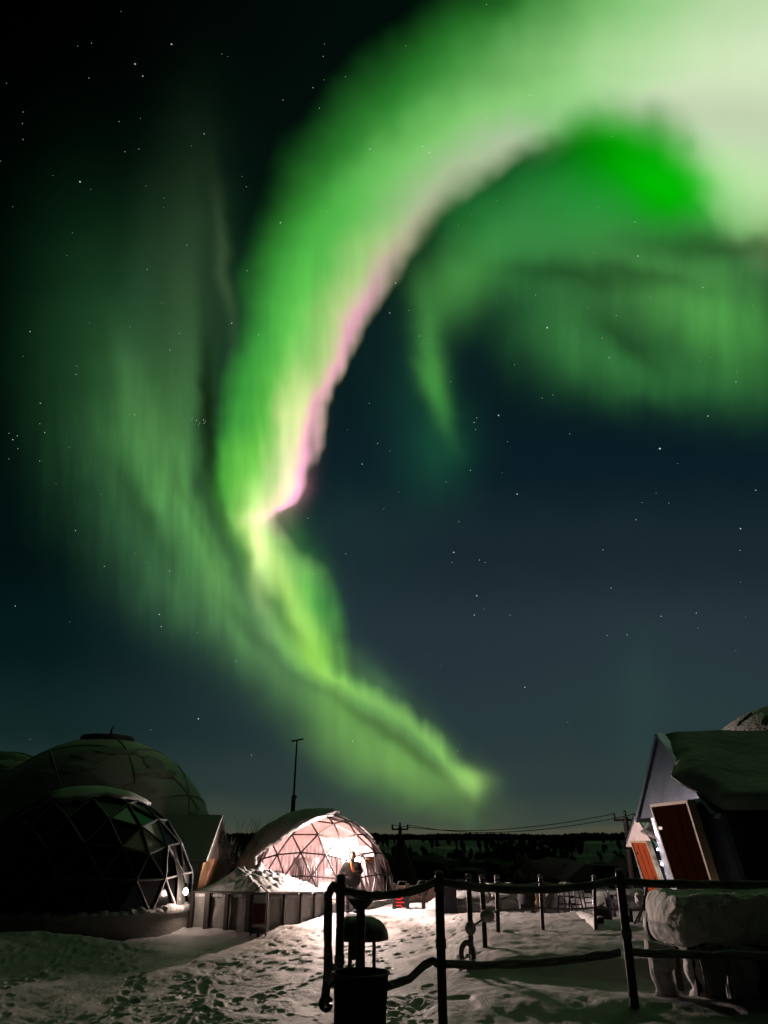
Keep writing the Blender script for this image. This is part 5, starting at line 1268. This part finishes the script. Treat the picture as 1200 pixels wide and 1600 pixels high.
c = P(928, 1452, 19.9); g = Hs(c.x, c.y)
m_ = MB(); tp = P(928, 1430, 19.9).z; m_.tube([(c.x, c.y, g - .1), (c.x, c.y, tp)], .05, 10); m_.lump((c.x, c.y, tp + .01), (.055, .055, .03), 2, .1); o = m_.build('bollard', black_metal, loc=(c.x, c.y, g)); tag(o, 'short black bollard left of the sunken disc', 'bollard')
# dark board leaning, speckled with snow
c = P(962, 1450, 20.6); g = Hs(c.x, c.y); cb = Vector((c.x, c.y, g)); tp = P(948, 1398, 20.6)
t = thing('leaning_board', cb, 'dark snow-flecked board leaning between arched frame and corner post', 'board')
m_ = MB(); m_.slab([cb + Vector((-.16, 0, 0)), cb + Vector((.06, 0, 0)), tp + Vector((.16, 0, 0)), tp + Vector((-.06, 0, 0))], (0, .05, 0)); m_.build('panel', black_metal, t, smooth=False)
m_ = MB()
for k in range(5): p_ = cb.lerp(tp, rnd.uniform(.1, .95)); m_.lump(p_ + Vector((rnd.uniform(-.05, .08), -.02, 0)), (.06, .03, .07), 2, .4, 2, k)
m_.build('snow_flecks', snow_cap, t)
# lit snow ledge
a_ = G(884, 1430); b_ = G(930, 1451); 
m_ = MB(); V_ = []; n = 40
for i in range(n + 1):
    p_ = a_.lerp(b_, i / n) ; h0 = .16 + .05 * mn.noise(Vector((i * .3, 0, 0)))
    for (dx, dz) in ((-.10, -.05), (-.03, h0 * .6), (.06, h0), (.30, h0 * 1.05), (.50, h0 * .9), (.55, -.05)): V_.append((p_.x + dx * .8, p_.y + dx * 1.6 + .03 * mn.noise(Vector((i * .5, dx * 9, 1))), p_.z + dz))
m_.add(V_, [(i * 6 + k, (i + 1) * 6 + k, (i + 1) * 6 + k + 1, i * 6 + k + 1) for i in range(n) for k in range(5)])
o = m_.build('snow_ledge', snow_cap, loc=a_, angle=80); tag(o, 'long low ledge of snow lit pink beside the folded chairs', 'snow ledge')
# tripod stand with snowy lump
c = P(994, 1452, 19.2); g = Hs(c.x, c.y); cb = Vector((c.x, c.y, g)); tp = P(1010, 1386, 19.2)
t = thing('tripod_stand', cb, 'black tripod stand with a side bar and a snow lump, right of the corner post', 'stand')
hub = P(1008, 1408, 19.2)
for f_ in (P(990, 1450, 19.0), P(997, 1450, 19.5), P(1018, 1448, 19.3)):
    f_.z = Hs(f_.x, f_.y); m_ = MB(); m_.tube([f_ - Vector((0, 0, .05)), hub], .022, 8); m_.build('leg', black_metal, t)
m_ = MB(); m_.tube([hub, tp], [.05, .035], 8); m_.build('column', mat('rusty_post', (.06, .02, .02), .7), t)
m_ = MB(); m_.tube([P(1002, 1402, 19.2), P(1028, 1401, 19.2)], .025, 8); m_.box(hub + Vector((.02, 0, 0)), (.16, .14, .22)); m_.build('head', black_metal, t)
m_ = MB(); m_.lump(P(999, 1404, 19.15), (.10, .1, .14), 3, .25, 2, 4); m_.build('snow_lump', snow_cap, t)
m_ = MB(); m_.box(P(981, 1440, 19.4), (.16, .2, .26)); m_.box(P(985, 1430, 19.4), (.08, .1, .3)); o = m_.build('battery_case', black_cloth, t); 

# ------------------------------------------------------------------ stars
ST = [(268,69,2),(211,100,2),(223,119,1.7),(143,67,1),(139,122,1),(186,190,1),(319,209,1.4),(195,237,1),(217,233,1),(125,284,2.2),(36,175,1),(35,193,1),(36,218,1),(10,130,.8),(505,88,1),(540,120,1),(489,137,1.2),(442,156,1.1),(499,169,1.2),(507,69,.8),(578,233,1.8),(385,292,1),(438,348,2),(511,331,1),(386,423,1.2),(362,505,1.8),(404,523,1.4),(292,383,1),(230,421,1),(47,518,1.5),(265,547,1.2),(280,521,1),(119,585,1.3),(120,572,1),(203,511,.8),(660,229,2),(671,238,2.3),(760,184,1.5),(828,149,1.5),(760,7,1),(1130,107,1.8),(652,362,1),(777,313,.8),(618,442,2),(609,489,1.5),(639,485,1),(655,525,1.2),(837,461,1),(855,512,2.6),(952,559,1.5),(963,493,1),(992,347,1.3),(997,400,1.8),(1098,449,1.4),(804,570,1),(941,528,1),(704,596,1),(210,648,1.3),(63,630,1.4),(62,662,1),(70,676,1.3),(62,720,1.2),(14,677,1),(20,687,1.6),(27,681,1.2),(28,701,1),(14,717,.9),(118,829,1.4),(163,885,1.2),(24,947,1.3),(249,960,1.6),(252,979,1.4),(265,892,1.3),(369,1033,1.2),(446,1040,1),(481,810,1),(490,897,1),(540,865,1),(590,693,1.2),(566,725,1.5),(577,630,1),(300,655,1),(307,657,1.3),(312,661,1),(318,656,1.4),(319,661,1.4),(310,664,.9),(321,658,1),(301,652,.8),(779,649,2.2),(741,660,1.4),(745,653,1.2),(743,671,1),(793,690,1),(808,772,2),(709,863,2),(706,879,1),(749,875,1.2),(758,879,1),(717,815,1),(745,931,1.8),(741,961,1.5),(797,961,1),(847,622,1.2),(864,617,1),(890,678,1),(1031,701,3),(1106,650,1.8),(1150,597,1.3),(1181,766,1.6),(1157,826,2),(1156,860,1.2),(942,859,1.3),(994,812,1.3),(1003,785,1),(1045,786,1),(955,919,1.2),(1033,963,1.4),(1088,958,1.3),(949,993,1),(980,992,1.2),(820,1074,1.6),(735,735,1.4),(697,753,1),(310,1123,2),(393,1180,1),(551,1158,1.5),(715,1173,1)]
m_ = MB(); D = 9000; r6 = random.Random(11)
for k in range(70): ST.append((r6.uniform(0, 1200), r6.uniform(0, 1200), .7))
oc_v = [(1, 0, 0), (-1, 0, 0), (0, 1, 0), (0, -1, 0), (0, 0, 1), (0, 0, -1)]; oc_f = [(0, 2, 4), (2, 1, 4), (1, 3, 4), (3, 0, 4), (2, 0, 5), (1, 2, 5), (3, 1, 5), (0, 3, 5)]
for px, py, s_ in ST:
    d = ray_dir(px, py).normalized(); r = s_ * .52 * D / F
    c = Vector((0, 0, EYE)) + d * D; m_.add([c + Vector(v) * r for v in oc_v], oc_f)
o = m_.build('stars', emit('starlight', (.9, 1.0, .92), .75), smooth=False); tag(o, 'small white stars scattered over the aurora sky', 'stars', kind='stuff')
